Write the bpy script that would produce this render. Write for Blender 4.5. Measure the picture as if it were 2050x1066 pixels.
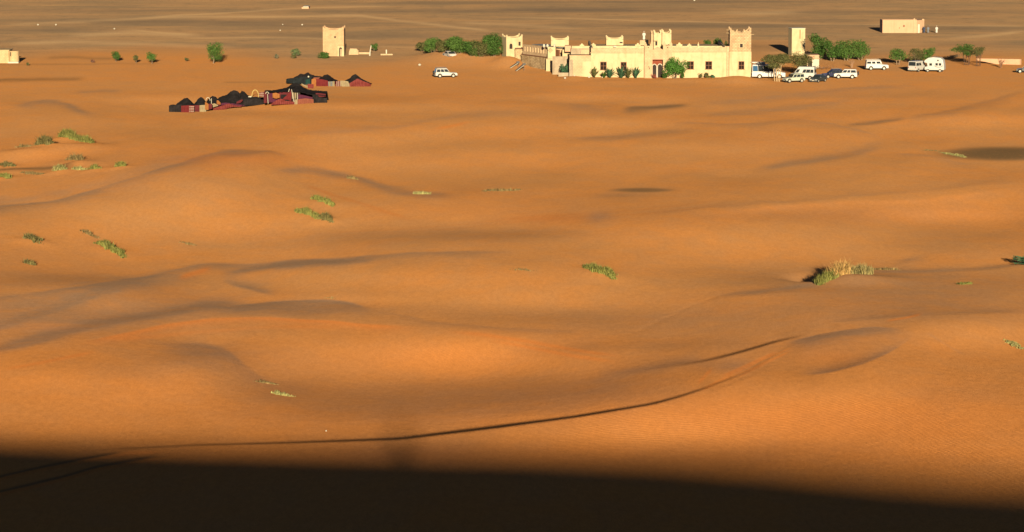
import bpy, math, random
import numpy as np
from mathutils import Vector, Matrix

for o in list(bpy.data.objects):
    bpy.data.objects.remove(o)
S = bpy.context.scene
COL = S.collection
rnd = random.Random(11)
PI = math.pi

# ------------------------------------------------------------------ camera
F = 6500.0; CX = 1025.0; CY = 533.0; CAMZ = 47.0
PITCH = math.atan((CY + 315) / F)
cP, sP = math.cos(PITCH), math.sin(PITCH)
cd = bpy.data.cameras.new('camera'); cam = bpy.data.objects.new('camera', cd); COL.objects.link(cam)
cam.location = (0, 0, CAMZ); cam.rotation_euler = (PI / 2 - PITCH, 0, 0)
cd.sensor_width = 36; cd.lens = 36 * F / 2050; cd.clip_start = 0.5; cd.clip_end = 60000
S.camera = cam
# ------------------------------------------------------------------ light
SUN_EL = math.radians(9.5); SUN_SLOPE = math.tan(SUN_EL)
SUN_X = (735 - CX) / F                       # rays drift this much in x for every metre of y
w = bpy.data.worlds.new('World'); S.world = w; w.use_nodes = True
nt = w.node_tree; bg = nt.nodes['Background']
sky = nt.nodes.new('ShaderNodeTexSky'); sky.sky_type = 'NISHITA'; sky.sun_disc = False
sky.sun_elevation = SUN_EL; sky.sun_rotation = PI + math.atan(SUN_X); sky.altitude = 2500
sky.air_density = 0.33; sky.dust_density = 0.3; sky.ozone_density = 0.3
nt.links.new(sky.outputs[0], bg.inputs[0]); bg.inputs[1].default_value = 0.05
sd = bpy.data.lights.new('sun', 'SUN'); so = bpy.data.objects.new('sun', sd); COL.objects.link(so)
sd.energy = 5.0; sd.angle = math.radians(0.56); sd.color = (1.0, 0.83, 0.58)
ray = Vector((SUN_X, 1, -SUN_SLOPE * math.hypot(SUN_X, 1))).normalized()
so.rotation_euler = ray.to_track_quat('-Z', 'Y').to_euler(); so.location = (0, -60, 90)
S.view_settings.view_transform = 'Standard'; S.view_settings.look = 'None'
S.view_settings.exposure = 1.1; S.view_settings.gamma = 1
S.view_settings.use_curve_mapping = False
S.render.engine = 'CYCLES'

# ------------------------------------------------------------------ materials
def mat(name, c, rough=0.9, var=0.12, scale=3.0, bump=0.0, bscale=20.0, metallic=0.0, c2=None, spec=0.3, sigma=None):
    m = bpy.data.materials.new(name); m.use_nodes = True
    n = m.node_tree.nodes; l = m.node_tree.links
    b = n['Principled BSDF']
    b.inputs['Roughness'].default_value = rough; b.inputs['Metallic'].default_value = metallic
    b.inputs['Specular IOR Level'].default_value = spec
    if sigma is not None and 'Diffuse Roughness' in b.inputs: b.inputs['Diffuse Roughness'].default_value = sigma
    tc = n.new('ShaderNodeTexCoord')
    no = n.new('ShaderNodeTexNoise'); no.inputs['Scale'].default_value = scale; no.inputs['Detail'].default_value = 6
    no.inputs['Roughness'].default_value = 0.65
    l.new(tc.outputs['Object'], no.inputs['Vector'])
    cr = n.new('ShaderNodeValToRGB')
    k0, k1 = 1 - var, 1 + var
    e = cr.color_ramp.elements
    e[0].position = 0.3; e[1].position = 0.7
    if c2 is None: c2 = c
    e[0].color = (*[min(1, v * k0) for v in c2], 1); e[1].color = (*[min(1, v * k1) for v in c], 1)
    l.new(no.outputs['Fac'], cr.inputs['Fac']); l.new(cr.outputs['Color'], b.inputs['Base Color'])
    if bump > 0:
        nb = n.new('ShaderNodeTexNoise'); nb.inputs['Scale'].default_value = bscale; nb.inputs['Detail'].default_value = 5
        l.new(tc.outputs['Object'], nb.inputs['Vector'])
        bu = n.new('ShaderNodeBump'); bu.inputs['Strength'].default_value = 1.0; bu.inputs['Distance'].default_value = bump
        l.new(nb.outputs['Fac'], bu.inputs['Height']); l.new(bu.outputs['Normal'], b.inputs['Normal'])
    return m

def adobe(name, c, var=0.14, courses=0.0, stain=0.35):
    m = mat(name, c, 0.95, var, 0.9, 0.05, 3.0, spec=0.05)
    n = m.node_tree.nodes; l = m.node_tree.links; b = n['Principled BSDF']
    src = b.inputs['Base Color'].links[0].from_socket
    tc = n.new('ShaderNodeTexCoord'); mp = n.new('ShaderNodeMapping'); mp.inputs['Scale'].default_value = (1.3, 1.3, 0.25)
    l.new(tc.outputs['Object'], mp.inputs['Vector'])
    s = n.new('ShaderNodeTexNoise'); s.inputs['Scale'].default_value = 1.1; s.inputs['Detail'].default_value = 7
    l.new(mp.outputs[0], s.inputs['Vector'])
    r = n.new('ShaderNodeMapRange'); r.inputs[1].default_value = 0.5; r.inputs[2].default_value = 0.75
    r.inputs[3].default_value = 0; r.inputs[4].default_value = stain
    l.new(s.outputs['Fac'], r.inputs[0])
    mx = n.new('ShaderNodeMixRGB'); mx.inputs[2].default_value = (c[0] * .62, c[1] * .52, c[2] * .45, 1)
    l.new(r.outputs[0], mx.inputs[0]); l.new(src, mx.inputs[1])
    out = mx.outputs[0]
    if courses > 0:                        # rows of mud brick too fine to pick apart
        mp2 = n.new('ShaderNodeMapping'); mp2.inputs['Rotation'].default_value = (PI / 2, 0, 0)
        l.new(tc.outputs['Object'], mp2.inputs['Vector'])
        br = n.new('ShaderNodeTexBrick'); br.inputs['Scale'].default_value = 1.0
        br.inputs['Brick Width'].default_value = 0.6; br.inputs['Row Height'].default_value = 0.3
        br.inputs['Mortar Size'].default_value = 0.035
        br.inputs['Color1'].default_value = (1, 1, 1, 1); br.inputs['Color2'].default_value = (.82, .8, .78, 1)
        br.inputs['Mortar'].default_value = (.45, .4, .36, 1)
        l.new(mp2.outputs[0], br.inputs['Vector'])
        m2 = n.new('ShaderNodeMixRGB'); m2.blend_type = 'MULTIPLY'; m2.inputs[0].default_value = courses
        l.new(out, m2.inputs[1]); l.new(br.outputs['Color'], m2.inputs[2]); out = m2.outputs[0]
    l.new(out, b.inputs['Base Color'])
    return m

# ------------------------------------------------------------------ mesh building
class MB:
    def __init__(s): s.v = []; s.f = []
    def add(s, vs, fs):
        k = len(s.v); s.v += [tuple(p) for p in vs]; s.f += [tuple(i + k for i in f) for f in fs]; return s
    def box(s, c, d, rz=0, taper=1.0):
        x, y, z = c; a, b, h = d[0] / 2, d[1] / 2, d[2] / 2
        cr, sr = math.cos(rz), math.sin(rz); vs = []
        for k, t in ((-1, 1), (1, taper)):
            for i, j in ((-1, -1), (1, -1), (1, 1), (-1, 1)):
                px, py = i * a * t, j * b * t
                vs.append((x + px * cr - py * sr, y + px * sr + py * cr, z + k * h))
        return s.add(vs, [(3, 2, 1, 0), (4, 5, 6, 7), (0, 1, 5, 4), (1, 2, 6, 5), (2, 3, 7, 6), (3, 0, 4, 7)])
    def box2(s, a, b):
        return s.box([(a[i] + b[i]) / 2 for i in range(3)], [abs(b[i] - a[i]) for i in range(3)])
    def prism(s, poly, z0, z1, top=None):
        n = len(poly); tp = top or poly
        vs = [(p[0], p[1], z0) for p in poly] + [(p[0], p[1], z1) for p in tp]
        return s.add(vs, [tuple(range(n - 1, -1, -1)), tuple(range(n, 2 * n))] + [(i, (i + 1) % n, n + (i + 1) % n, n + i) for i in range(n)])
    def extr(s, prof, y0, y1):             # xz profile pushed along y
        n = len(prof)
        vs = [(p[0], y0, p[1]) for p in prof] + [(p[0], y1, p[1]) for p in prof]
        return s.add(vs, [tuple(range(n)), tuple(range(2 * n - 1, n - 1, -1))] + [(i, n + i, n + (i + 1) % n, (i + 1) % n) for i in range(n)])
    def tube(s, a, b, r0, r1=None, n=7):
        r1 = r0 if r1 is None else r1
        a = Vector(a); b = Vector(b); d = (b - a)
        if d.length < 1e-6: return s
        q = d.to_track_quat('Z', 'Y'); vs = []
        for p, r in ((a, r0), (b, r1)):
            for i in range(n):
                t = 2 * PI * i / n; vs.append(p + q @ Vector((r * math.cos(t), r * math.sin(t), 0)))
        return s.add(vs, [tuple(range(n - 1, -1, -1)), tuple(range(n, 2 * n))] + [(i, (i + 1) % n, n + (i + 1) % n, n + i) for i in range(n)])
    def path(s, pts, rs, n=7):
        for i in range(len(pts) - 1): s.tube(pts[i], pts[i + 1], rs[i], rs[i + 1], n)
        return s
    def ball(s, c, r, nu=10, nv=6, jit=0.0):
        vs = []; fs = []
        rr = r if isinstance(r, (tuple, list)) else (r, r, r)
        for j in range(nv + 1):
            th = PI * j / nv
            for i in range(nu):
                ph = 2 * PI * i / nu; k = 1 + rnd.uniform(-jit, jit)
                vs.append((c[0] + k * rr[0] * math.sin(th) * math.cos(ph), c[1] + k * rr[1] * math.sin(th) * math.sin(ph), c[2] + k * rr[2] * math.cos(th)))
        for j in range(nv):
            for i in range(nu):
                a = j * nu + i; b = j * nu + (i + 1) % nu
                fs.append((a, a + nu, b + nu, b))
        return s.add(vs, fs)
    def build(s, name, m, parent=None, world=False, smooth=False, bevel=0.0):
        me = bpy.data.meshes.new(name)
        vs = s.v
        if parent is not None and world:
            q = Matrix.Rotation(-parent.rotation_euler.z, 3, 'Z'); L = parent.location
            vs = [q @ (Vector(p) - L) for p in vs]
        me.from_pydata([tuple(p) for p in vs], [], s.f); me.update()
        me.materials.append(m)
        if smooth: me.shade_smooth()
        o = bpy.data.objects.new(name, me); COL.objects.link(o)
        if parent is not None: o.parent = parent
        if bevel > 0:
            b = o.modifiers.new('bevel', 'BEVEL'); b.width = bevel; b.segments = 2; b.limit_method = 'ANGLE'
        return o

def tag(o, label, cat, group=None):
    o['label'] = label; o['category'] = cat
    if group: o['group'] = group
    return o
def thing(name, label, cat, loc, rz=0.0, group=None):
    o = bpy.data.objects.new(name, None); COL.objects.link(o); o.empty_display_size = 0.5
    o.location = loc; o.rotation_euler = (0, 0, rz)
    return tag(o, label, cat, group)

# ------------------------------------------------------------------ terrain
def hash2(ix, iy, seed):
    h = (ix.astype(np.int64) * 374761393 + iy.astype(np.int64) * 668265263 + seed * 974634777) & 0xffffffff
    h = ((h ^ (h >> 13)) * 1274126177) & 0xffffffff
    return ((h ^ (h >> 16)) & 0xffffff) / float(0xffffff) * 2 - 1
def vnoise(x, y, seed):
    ix = np.floor(x); iy = np.floor(y); fx = x - ix; fy = y - iy
    fx = fx * fx * fx * (fx * (fx * 6 - 15) + 10); fy = fy * fy * fy * (fy * (fy * 6 - 15) + 10)
    a = hash2(ix, iy, seed); b = hash2(ix + 1, iy, seed); c = hash2(ix, iy + 1, seed); d = hash2(ix + 1, iy + 1, seed)
    return (a * (1 - fx) + b * fx) * (1 - fy) + (c * (1 - fx) + d * fx) * fy
def fbm(x, y, seed, o=4):
    s = 0; a = 1; t = 0
    for i in range(o):
        s = s + a * vnoise(x * 2 ** i, y * 2 ** i, seed + i); t += a; a *= 0.5
    return s / t

uf = np.arange(-80, 2131, 3.0); uo = [3 * 1.09 ** i for i in range(1, 66)]
ul = -80 - np.cumsum(uo)[::-1]; ur = 2130 + np.cumsum(uo)
UPX = np.concatenate([ul, uf, ur]); U = (UPX - CX) / F
RY = np.concatenate([np.arange(1112, -34, -1.5), -34 - np.cumsum([2.0 * 1.12 ** i for i in range(1, 25)])])
RY = RY[RY > -309]
T = np.tan(PITCH + np.arctan((RY - CY) / F))
NU, NR = len(U), len(T)
TT, UU = np.meshgrid(T, U, indexing='ij')
DEN = cP + TT * sP
PX = CX + F * UU / DEN; PY = CY + F * (TT * cP - sP) / DEN
FY = CAMZ / TT; FX = UU * FY                # the same points on level ground, for noise in metres

B = np.zeros_like(PX); G = np.zeros_like(PX); RR = np.zeros_like(PX); DK = np.zeros_like(PX); LN = np.zeros_like(PX)
_w = np.clip((PY - 60) / 240, .15, 1)
PYW = PY + _w * (fbm(FX / 19, FY / 31, 71, 3) * 9 + fbm(FX / 5, FY / 9, 77, 2) * 2.2)
MOD = fbm(FX / 14, FY / 30, 83, 3)
def stroke(pts, b=0, g=0, r=0, wu=8, wd=8, dk=0, tap=30, pw=2):
    xs = [p[0] for p in pts]; ys = [p[1] for p in pts]
    m = (PX > xs[0] - tap * 2) & (PX < xs[-1] + tap * 2)
    yl = np.interp(PX[m], xs, ys)
    # smooth the polyline a little
    yl = (yl + np.interp(PX[m] - 14, xs, ys) + np.interp(PX[m] + 14, xs, ys)) / 3
    d = PYW[m] - yl
    if isinstance(wu, list): wu = np.interp(PX[m], xs, wu)
    pd = pu = pw
    if pw == 2 and not isinstance(wu, (list, np.ndarray)):
        if wd > 1.7 * wu: pd = 1.25; wu = wu * .7
        elif wu > 1.7 * wd: pu = 1.25; wd = wd * .7
    f = np.where(d > 0, np.exp(-np.abs(d / wd) ** pd), np.exp(-np.abs(d / wu) ** pu))
    tp = min(tap, (xs[-1] - xs[0]) * .24)
    e0 = np.clip((PX[m] - xs[0]) / (2 * tp), 0, 1); e1 = np.clip((xs[-1] - PX[m]) / (2 * tp), 0, 1)
    e = e0 * e0 * (3 - 2 * e0) * e1 * e1 * (3 - 2 * e1)
    if isinstance(b, list): b = np.interp(PX[m], xs, b)
    elif abs(b) < .5: b = b * .95; e = e * (1 + .45 * MOD[m])
    f = f * e
    if isinstance(wu, np.ndarray): LN[m] = np.maximum(LN[m], f * np.clip(np.abs(b) * 1.25, 0, 1))
    B[m] += b * f; G[m] += g * f; RR[m] += r * f; DK[m] += dk * f
def blob(x, y, rx, ry, b=0, g=0, r=0, dk=0, sharp=1):
    q = ((PX - x) / rx) ** 2 + ((PY - y) / ry) ** 2
    f = np.exp(-q ** sharp)
    if abs(b) > .045: b = b * 1.5
    B[:] += b * f; G[:] += g * f; RR[:] += r * f; DK[:] += dk * f

# foreground crest and its lee
PYS = PYW; PYW = PY + (PYW - PY) * .25
stroke([(150, 905), (280, 897), (400, 891), (600, 886), (800, 880), (900, 869), (1000, 857), (1150, 836), (1300, 812), (1360, 796), (1410, 780), (1450, 765), (1500, 745), (1550, 712), (1600, 682)],
       b=[0, -.35, -.6, -.85, -.95, -.95, -.95, -.93, -.75, -.5, -.38, -.26, -.2, -.12, 0], wu=[1, 1.3, 1.8, 2.6, 4, 5, 5, 3.6, 3, 2.6, 2.6, 3, 3, 3, 3], wd=1.8, pw=3, tap=5)
stroke([(1380, 795), (1450, 776), (1500, 757), (1560, 720)], b=-0.1, wu=3, wd=2, tap=40)
stroke([(1180, 756), (1300, 740), (1360, 732), (1410, 724), (1480, 706), (1555, 682), (1620, 669)], b=[0, -.03, -.1, -.3, -.6, -.6, 0], wu=[6, 6, 5, 4, 3, 2, 1], wd=1.5, tap=5)
stroke([(1180, 752), (1300, 738), (1420, 716)], b=-0.16, g=.5, wu=16, wd=8)
blob(1455, 733, 65, 15, b=-.08, g=.75)
stroke([(1130, 772), (1300, 745), (1400, 730)], b=-.1, g=.35, wu=10, wd=20, tap=60)
stroke([(1555, 690), (1650, 669), (1750, 657), (1825, 662)], b=-.2, g=1.0, wu=2.5, wd=15, tap=40)
stroke([(1590, 753), (1660, 747), (1730, 729), (1790, 702), (1838, 668)], b=[-.15, -.25, -.22, -.12, 0], g=.9, wu=12, wd=2, tap=35)
stroke([(1850, 663), (1890, 690), (1935, 715)], b=0, g=.3, wu=2, wd=2, tap=8)
blob(1665, 712, 75, 18, b=.03, r=.25)
stroke([(1395, 775), (1420, 745), (1428, 730)], r=.9, b=.12, wu=4, wd=4, tap=5)
stroke([(1440, 758), (1500, 730), (1560, 702)], r=.7, b=.08, wu=3, wd=3, tap=10)
stroke([(1470, 760), (1540, 725), (1580, 705)], r=.5, b=.06, wu=2, wd=2, tap=10)
blob(1500, 835, 420, 50, b=.28, r=.2); blob(1730, 790, 260, 34, b=.14); blob(1950, 900, 300, 60, b=.1)
blob(1150, 880, 260, 35, b=.1); blob(840, 905, 170, 25, b=-.12, g=.4); blob(1120, 838, 200, 8, b=.05)
blob(1880, 790, 110, 30, b=-.1, g=.15)
PYW = PYS
# right shoulder
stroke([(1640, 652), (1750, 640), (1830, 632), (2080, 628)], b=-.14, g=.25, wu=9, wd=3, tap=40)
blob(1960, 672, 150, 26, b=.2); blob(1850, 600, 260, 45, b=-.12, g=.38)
stroke([(1770, 648), (1830, 634), (1850, 630)], r=.9, b=.1, wu=3, wd=2, tap=8)
# middle bowl
blob(880, 712, 280, 42, b=.32, r=.25); blob(930, 705, 120, 24, b=.06); blob(1180, 640, 330, 25, b=-.06, g=.15)
stroke([(300, 690), (400, 694), (460, 705), (500, 745), (570, 785)], b=-.16, g=.6, wu=8, wd=20, tap=50)
blob(420, 715, 90, 26, b=-.1, g=.25)
blob(850, 815, 380, 45, b=-.16, g=.4); blob(1180, 780, 160, 30, b=-.08, g=.3); blob(560, 780, 90, 25, b=-.08, g=.2)
blob(160, 800, 330, 70, b=.15); blob(80, 868, 260, 18, b=.08)
stroke([(150, 694), (250, 672), (330, 655), (430, 641), (560, 637), (700, 643), (850, 655)], r=1, b=.16, wu=4, wd=9, tap=50)
stroke([(220, 684), (400, 668), (550, 655), (700, 654)], r=.4, b=.05, wu=4, wd=5)
stroke([(880, 660), (980, 668), (1080, 684), (1180, 705), (1260, 718)], r=.8, b=.1, wu=4, wd=4, tap=40)
stroke([(960, 674), (1050, 690), (1150, 712), (1250, 730)], r=.8, b=.1, wu=4, wd=4, tap=40)
stroke([(0, 745), (70, 733), (200, 708)], r=.6, b=.05, wu=3, wd=4, tap=20)
# left grey ridges
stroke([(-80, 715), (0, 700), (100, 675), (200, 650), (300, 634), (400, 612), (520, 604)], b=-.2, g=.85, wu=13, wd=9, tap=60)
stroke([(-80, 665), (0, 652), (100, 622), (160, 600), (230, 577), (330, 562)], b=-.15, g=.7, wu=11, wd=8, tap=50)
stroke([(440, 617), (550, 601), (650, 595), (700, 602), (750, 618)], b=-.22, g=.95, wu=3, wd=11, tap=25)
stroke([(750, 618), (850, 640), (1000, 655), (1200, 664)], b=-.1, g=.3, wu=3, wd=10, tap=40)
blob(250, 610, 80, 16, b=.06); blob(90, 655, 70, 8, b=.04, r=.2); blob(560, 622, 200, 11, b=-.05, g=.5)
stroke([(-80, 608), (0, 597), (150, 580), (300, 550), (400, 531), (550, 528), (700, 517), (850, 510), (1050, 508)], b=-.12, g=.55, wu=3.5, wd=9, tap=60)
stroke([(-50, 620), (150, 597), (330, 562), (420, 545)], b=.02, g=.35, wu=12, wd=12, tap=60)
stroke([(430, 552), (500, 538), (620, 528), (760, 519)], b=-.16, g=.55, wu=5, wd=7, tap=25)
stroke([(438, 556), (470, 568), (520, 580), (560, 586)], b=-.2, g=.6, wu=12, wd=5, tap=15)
stroke([(350, 556), (400, 543), (430, 535)], r=.9, b=.08, wu=4, wd=6, tap=12)
blob(820, 562, 280, 26, b=.13); blob(1200, 575, 250, 25, b=.08)
# the big left dune
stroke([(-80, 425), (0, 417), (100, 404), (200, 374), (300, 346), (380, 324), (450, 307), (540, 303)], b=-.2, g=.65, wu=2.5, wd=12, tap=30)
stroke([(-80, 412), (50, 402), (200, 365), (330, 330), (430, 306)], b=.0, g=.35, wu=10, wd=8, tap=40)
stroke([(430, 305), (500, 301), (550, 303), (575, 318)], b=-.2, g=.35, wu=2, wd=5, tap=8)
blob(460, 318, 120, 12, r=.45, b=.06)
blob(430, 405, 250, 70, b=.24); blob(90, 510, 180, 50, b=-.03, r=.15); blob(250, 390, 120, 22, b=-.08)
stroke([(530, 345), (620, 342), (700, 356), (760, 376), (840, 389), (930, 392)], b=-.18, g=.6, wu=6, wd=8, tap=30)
stroke([(600, 368), (700, 400), (800, 432), (830, 440)], b=-.1, r=.5, wu=3, wd=4, tap=20)
blob(860, 440, 200, 30, b=.08); blob(700, 330, 200, 22, b=.08)
blob(650, 480, 300, 22, b=-.06, g=.15); blob(1200, 435, 26, 11, b=-.1, g=.7); blob(1100, 438, 90, 10, r=.5)
# upper fields
stroke([(560, 262), (700, 262), (800, 255), (900, 235), (1000, 225), (1100, 228)], b=-.08, g=.35, wu=5, wd=5, tap=50)
stroke([(860, 265), (910, 254), (950, 243)], b=.06, r=.9, wu=3, wd=3, tap=15)
blob(700, 280, 170, 15, b=.12); blob(500, 245, 120, 14, b=.1); blob(1000, 260, 200, 20, b=.1)
stroke([(1130, 283), (1250, 275), (1400, 259)], b=-.13, g=.3, wu=4, wd=6)
stroke([(1240, 222), (1310, 217), (1385, 209)], b=-.16, g=.45, dk=.55, wu=3.5, wd=4.5, tap=14)
stroke([(1100, 210), (1190, 218), (1230, 230)], b=-.12, g=.4, wu=4, wd=6)
stroke([(1385, 208), (1500, 203), (1700, 180), (1850, 172)], b=-.13, g=.35, wu=4, wd=6, tap=40)
stroke([(1400, 230), (1550, 222), (1700, 204), (1720, 198)], b=-.15, g=.4, wu=4, wd=6, tap=30)
stroke([(1330, 240), (1450, 252), (1520, 250), (1600, 238), (1680, 248), (1740, 268), (1785, 285)], b=-.12, g=.3, wu=2, wd=6, tap=30)
stroke([(1690, 249), (1750, 244), (1820, 236)], b=-.2, g=.5, dk=.25, wu=4, wd=4, tap=15)
stroke([(1800, 239), (1900, 222), (1980, 206), (2060, 182)], b=-.16, g=.35, wu=3, wd=9, tap=30)
blob(1930, 245, 150, 15, b=.14); blob(1250, 250, 150, 12, b=.12); blob(1560, 275, 120, 20, b=.07, r=.15)
stroke([(1500, 350), (1600, 328), (1700, 310), (1780, 288)], b=-.13, g=.45, wu=9, wd=7, tap=30)
stroke([(1780, 305), (1850, 308), (1900, 322), (1960, 335)], b=-.1, g=.3, wu=3, wd=7, tap=20)
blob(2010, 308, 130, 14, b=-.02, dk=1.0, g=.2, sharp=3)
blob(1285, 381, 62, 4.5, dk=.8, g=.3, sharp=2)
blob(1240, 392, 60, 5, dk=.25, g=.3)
stroke([(1250, 430), (1450, 412), (1600, 402), (1800, 385), (2080, 358)], b=-.1, g=.2, wu=7, wd=3, tap=60)
stroke([(1350, 430), (1600, 412), (1850, 398), (2080, 372)], b=.18, r=.2, wu=4, wd=13, tap=80)
blob(1500, 340, 200, 20, b=.05); blob(1500, 500, 260, 40, b=.12); blob(1950, 400, 150, 25, b=.1)
blob(1900, 480, 150, 30, b=-.1, g=.1)
stroke([(1420, 598), (1520, 588), (1610, 575), (1700, 560)], b=-.18, g=.4, wu=4, wd=5, tap=40)
stroke([(1730, 548), (1850, 545), (1960, 537), (2080, 522)], b=-.2, g=.35, wu=5, wd=4, tap=30)
stroke([(1780, 525), (1860, 515)], b=-.14, g=.3, wu=5, wd=5, tap=30)
for k in (0, 9):
    stroke([(1240 + k, 668 + k * .5), (1330 + k, 637), (1420 + k, 602), (1470, 585)], b=-.09 if k else .09, wu=1.7, wd=1.7, tap=20)
stroke([(900, 828), (1000, 812), (1100, 796)], b=.08, wu=1.6, wd=1.6, tap=25)
# left edge
stroke([(-80, 338), (0, 340), (130, 335), (160, 334)], b=-.05, dk=.75, wu=3, wd=5, tap=15)
stroke([(20, 214), (100, 203), (130, 209), (160, 222), (200, 232)], b=-.14, g=.7, dk=.12, wu=4, wd=6, tap=20)
stroke([(-50, 163), (60, 160), (150, 158), (180, 156)], b=-.05, dk=.5, wu=3, wd=4, tap=15)
stroke([(140, 186), (200, 184), (250, 183)], b=-.05, g=.4, dk=.12, wu=3, wd=3, tap=15)
stroke([(85, 117), (140, 113), (180, 117), (240, 118)], dk=.5, wu=3, wd=3, tap=12)
stroke([(-50, 129), (100, 130), (250, 129), (330, 127)], dk=.35, wu=2, wd=2, tap=12)
stroke([(440, 164), (520, 164), (560, 164)], dk=.35, wu=1.5, wd=1.5, tap=8)
# broad faces and hollows
for a in [(300, 470, 330, 60, .08), (1050, 320, 260, 30, .1), (620, 300, 90, 18, .08), (1700, 560, 300, 26, -.1), (1350, 470, 240, 26, .06), (1650, 430, 200, 16, -.06),
          (120, 560, 200, 16, -.08), (520, 455, 160, 20, .06), (200, 250, 200, 18, .04), (1900, 430, 160, 14, .12), (1000, 470, 200, 14, -.07), (1450, 300, 170, 14, .07),
          (640, 215, 260, 9, .1), (1150, 195, 150, 8, .08), (1600, 190, 200, 8, -.07), (300, 200, 120, 8, .08), (1130, 700, 90, 16, -.08), (1330, 690, 160, 18, -.06),
          (1040, 600, 180, 18, .08), (700, 600, 120, 9, .08), (80, 760, 120, 20, .05), (330, 790, 140, 40, .06), (1300, 880, 200, 30, .08), (1560, 900, 200, 26, -.03)]:
    blob(a[0], a[1], a[2], a[3], b=a[4] * 1.5, g=max(0, -a[4]) * 2.5)  # hollows facing away are greyed too: coarse sand and sky-lit shade in the colour
# stony plain: pale tracks and dark gravel sheets
for pts, w_ in [([(0, 50), (170, 44), (330, 35), (560, 34), (720, 31), (790, 41), (900, 54), (1010, 66)], 2.5), ([(300, 34), (430, 28), (560, 19), (620, 16), (800, 12)], 1.5), ([(1000, 34), (1150, 38), (1400, 44), (1700, 50), (2080, 53)], 1.2),
                ([(360, 77), (600, 76), (760, 84)], 1.5), ([(1410, 26), (1500, 27), (1620, 24)], 4), ([(1880, 78), (1960, 74), (2080, 60)], 3), ([(720, 92), (820, 96), (900, 93)], 2), ([(1500, 108), (1600, 104), (1700, 108)], 2), ([(0, 88), (150, 84), (330, 92), (480, 96)], 4),
                ([(120, 72), (260, 66), (420, 74)], 4), ([(900, 46), (1020, 50), (1180, 58)], 3), ([(230, 58), (330, 66), (420, 72)], 1.5)]:
    stroke(pts, r=.6, wu=w_, wd=w_, tap=30)
for x_, y_, rx_, ry_, q_ in [(380, 44, 330, 5, .7), (800, 22, 260, 4, .6), (1200, 20, 260, 6, .8), (900, 6, 200, 3, .6), (700, 72, 260, 5, .45), (1120, 70, 200, 5, .4), (1500, 95, 120, 5, .5), (1400, 52, 350, 5, .6), (1900, 58, 150, 5, .6), (1800, 24, 300, 4, .5),
                          (200, 22, 200, 3, .5), (1350, 4, 300, 3, .8), (1950, 90, 130, 5, .4), (90, 60, 150, 4, .5), (600, 52, 200, 4, .6), (1650, 40, 90, 3, .5)]:
    blob(x_, y_, rx_, ry_, dk=q_ * 1.05)
blob(200, 625, 300, 50, g=.5); blob(60, 650, 160, 25, g=.3); blob(420, 735, 200, 40, g=.3); blob(1000, 800, 400, 40, g=.2); blob(1450, 640, 300, 30, g=.25); blob(1600, 690, 200, 30, g=.2); blob(350, 380, 200, 30, g=.15)
blob(500, 320, 260, 30, r=.2); blob(120, 330, 150, 40, r=.2); blob(1000, 420, 260, 30, r=.2); blob(1800, 430, 300, 20, r=.3); blob(1700, 860, 300, 50, r=.2); blob(800, 920, 900, 30, r=.3)
# more wheel tracks, thin and shallow
for k in (0, 7):
    stroke([(420, 400 + k), (415, 450), (405, 500 + k)], r=.4, wu=3, wd=3, tap=4)
    stroke([(1560, 700 + k * .5), (1480, 735), (1480.1, 735)][::-1] if 0 else [(1400, 790 + k * .3), (1450, 762 + k * .6), (1520, 726 + k), (1590, 692 + k)], r=.5, b=.06, g=-.2, wu=1.6, wd=1.6, tap=10)
    stroke([(620, 842 + k * .6), (800, 834 + k), (1000, 812 + k), (1180, 782 + k)], b=.05 if k else -.05, wu=1.5, wd=1.5, tap=40)
    stroke([(60, 585 + k), (200, 562 + k), (360, 534 + k)], b=-.06, g=.2, wu=1.6, wd=1.6, tap=30)
    stroke([(600, 470 + k), (900, 452 + k), (1200, 425 + k), (1500, 400 + k)], b=-.05, r=.2, wu=1.5, wd=1.5, tap=60)
# old wheel ruts in the shaded foot
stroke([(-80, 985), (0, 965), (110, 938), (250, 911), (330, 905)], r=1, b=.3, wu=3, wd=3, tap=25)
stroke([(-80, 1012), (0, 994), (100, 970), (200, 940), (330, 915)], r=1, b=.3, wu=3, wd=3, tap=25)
stroke([(-80, 980), (0, 960), (110, 933), (250, 906)], b=-.35, dk=.8, wu=3, wd=2.5, tap=25)  # dark stripes beside both ruts: their shade put into the ground colour
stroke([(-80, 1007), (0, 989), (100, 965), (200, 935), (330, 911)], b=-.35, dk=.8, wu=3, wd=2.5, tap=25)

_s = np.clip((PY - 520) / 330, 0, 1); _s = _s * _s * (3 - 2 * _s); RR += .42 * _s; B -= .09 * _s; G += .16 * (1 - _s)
near = np.clip((PY - 130) / 60, 0, 1)
nz = fbm(FX / 26, FY / 60, 3, 4) * .13 + fbm(FX / 7, FY / 22, 17, 3) * .07 + fbm(FX / 2.4, FY / 7, 23, 3) * .04
B = 1.0 + B * (1 - .75 * np.clip((150 - PY) / 60, 0, 1)) + nz * (0.35 + .65 * near)
B = np.clip(B, 0.05, 1.6)
# brightness wanted -> slope along the sun's path (rough sand, sun low behind the viewer)
SG = 0.3; OA = 1 - .5 * SG ** 2 / (SG ** 2 + .33); OB = .45 * SG ** 2 / (SG ** 2 + .09)
def lum(a_s, a_v):
    mn = np.minimum(a_s, a_v); mxa = np.maximum(a_s, a_v)
    return np.sin(np.maximum(a_s, 0)) * (OA + OB * np.cos(mn) / np.tan(np.maximum(mxa, .02)))
P = np.zeros_like(B); best = np.full_like(B, 1e9)
L0 = lum(SUN_EL, math.radians(7.5)); AV = np.arctan(TT)
for p in np.linspace(-.17, .45, 125):
    ap = math.atan(p)
    v = lum(SUN_EL + ap, AV + ap) / L0 - B
    m = np.abs(v) < best; best[m] = np.abs(v[m]); P[m] = p
P = np.maximum(P, -TT * (.62 + .28 * np.clip(LN * 1.5, 0, 1)))
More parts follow.
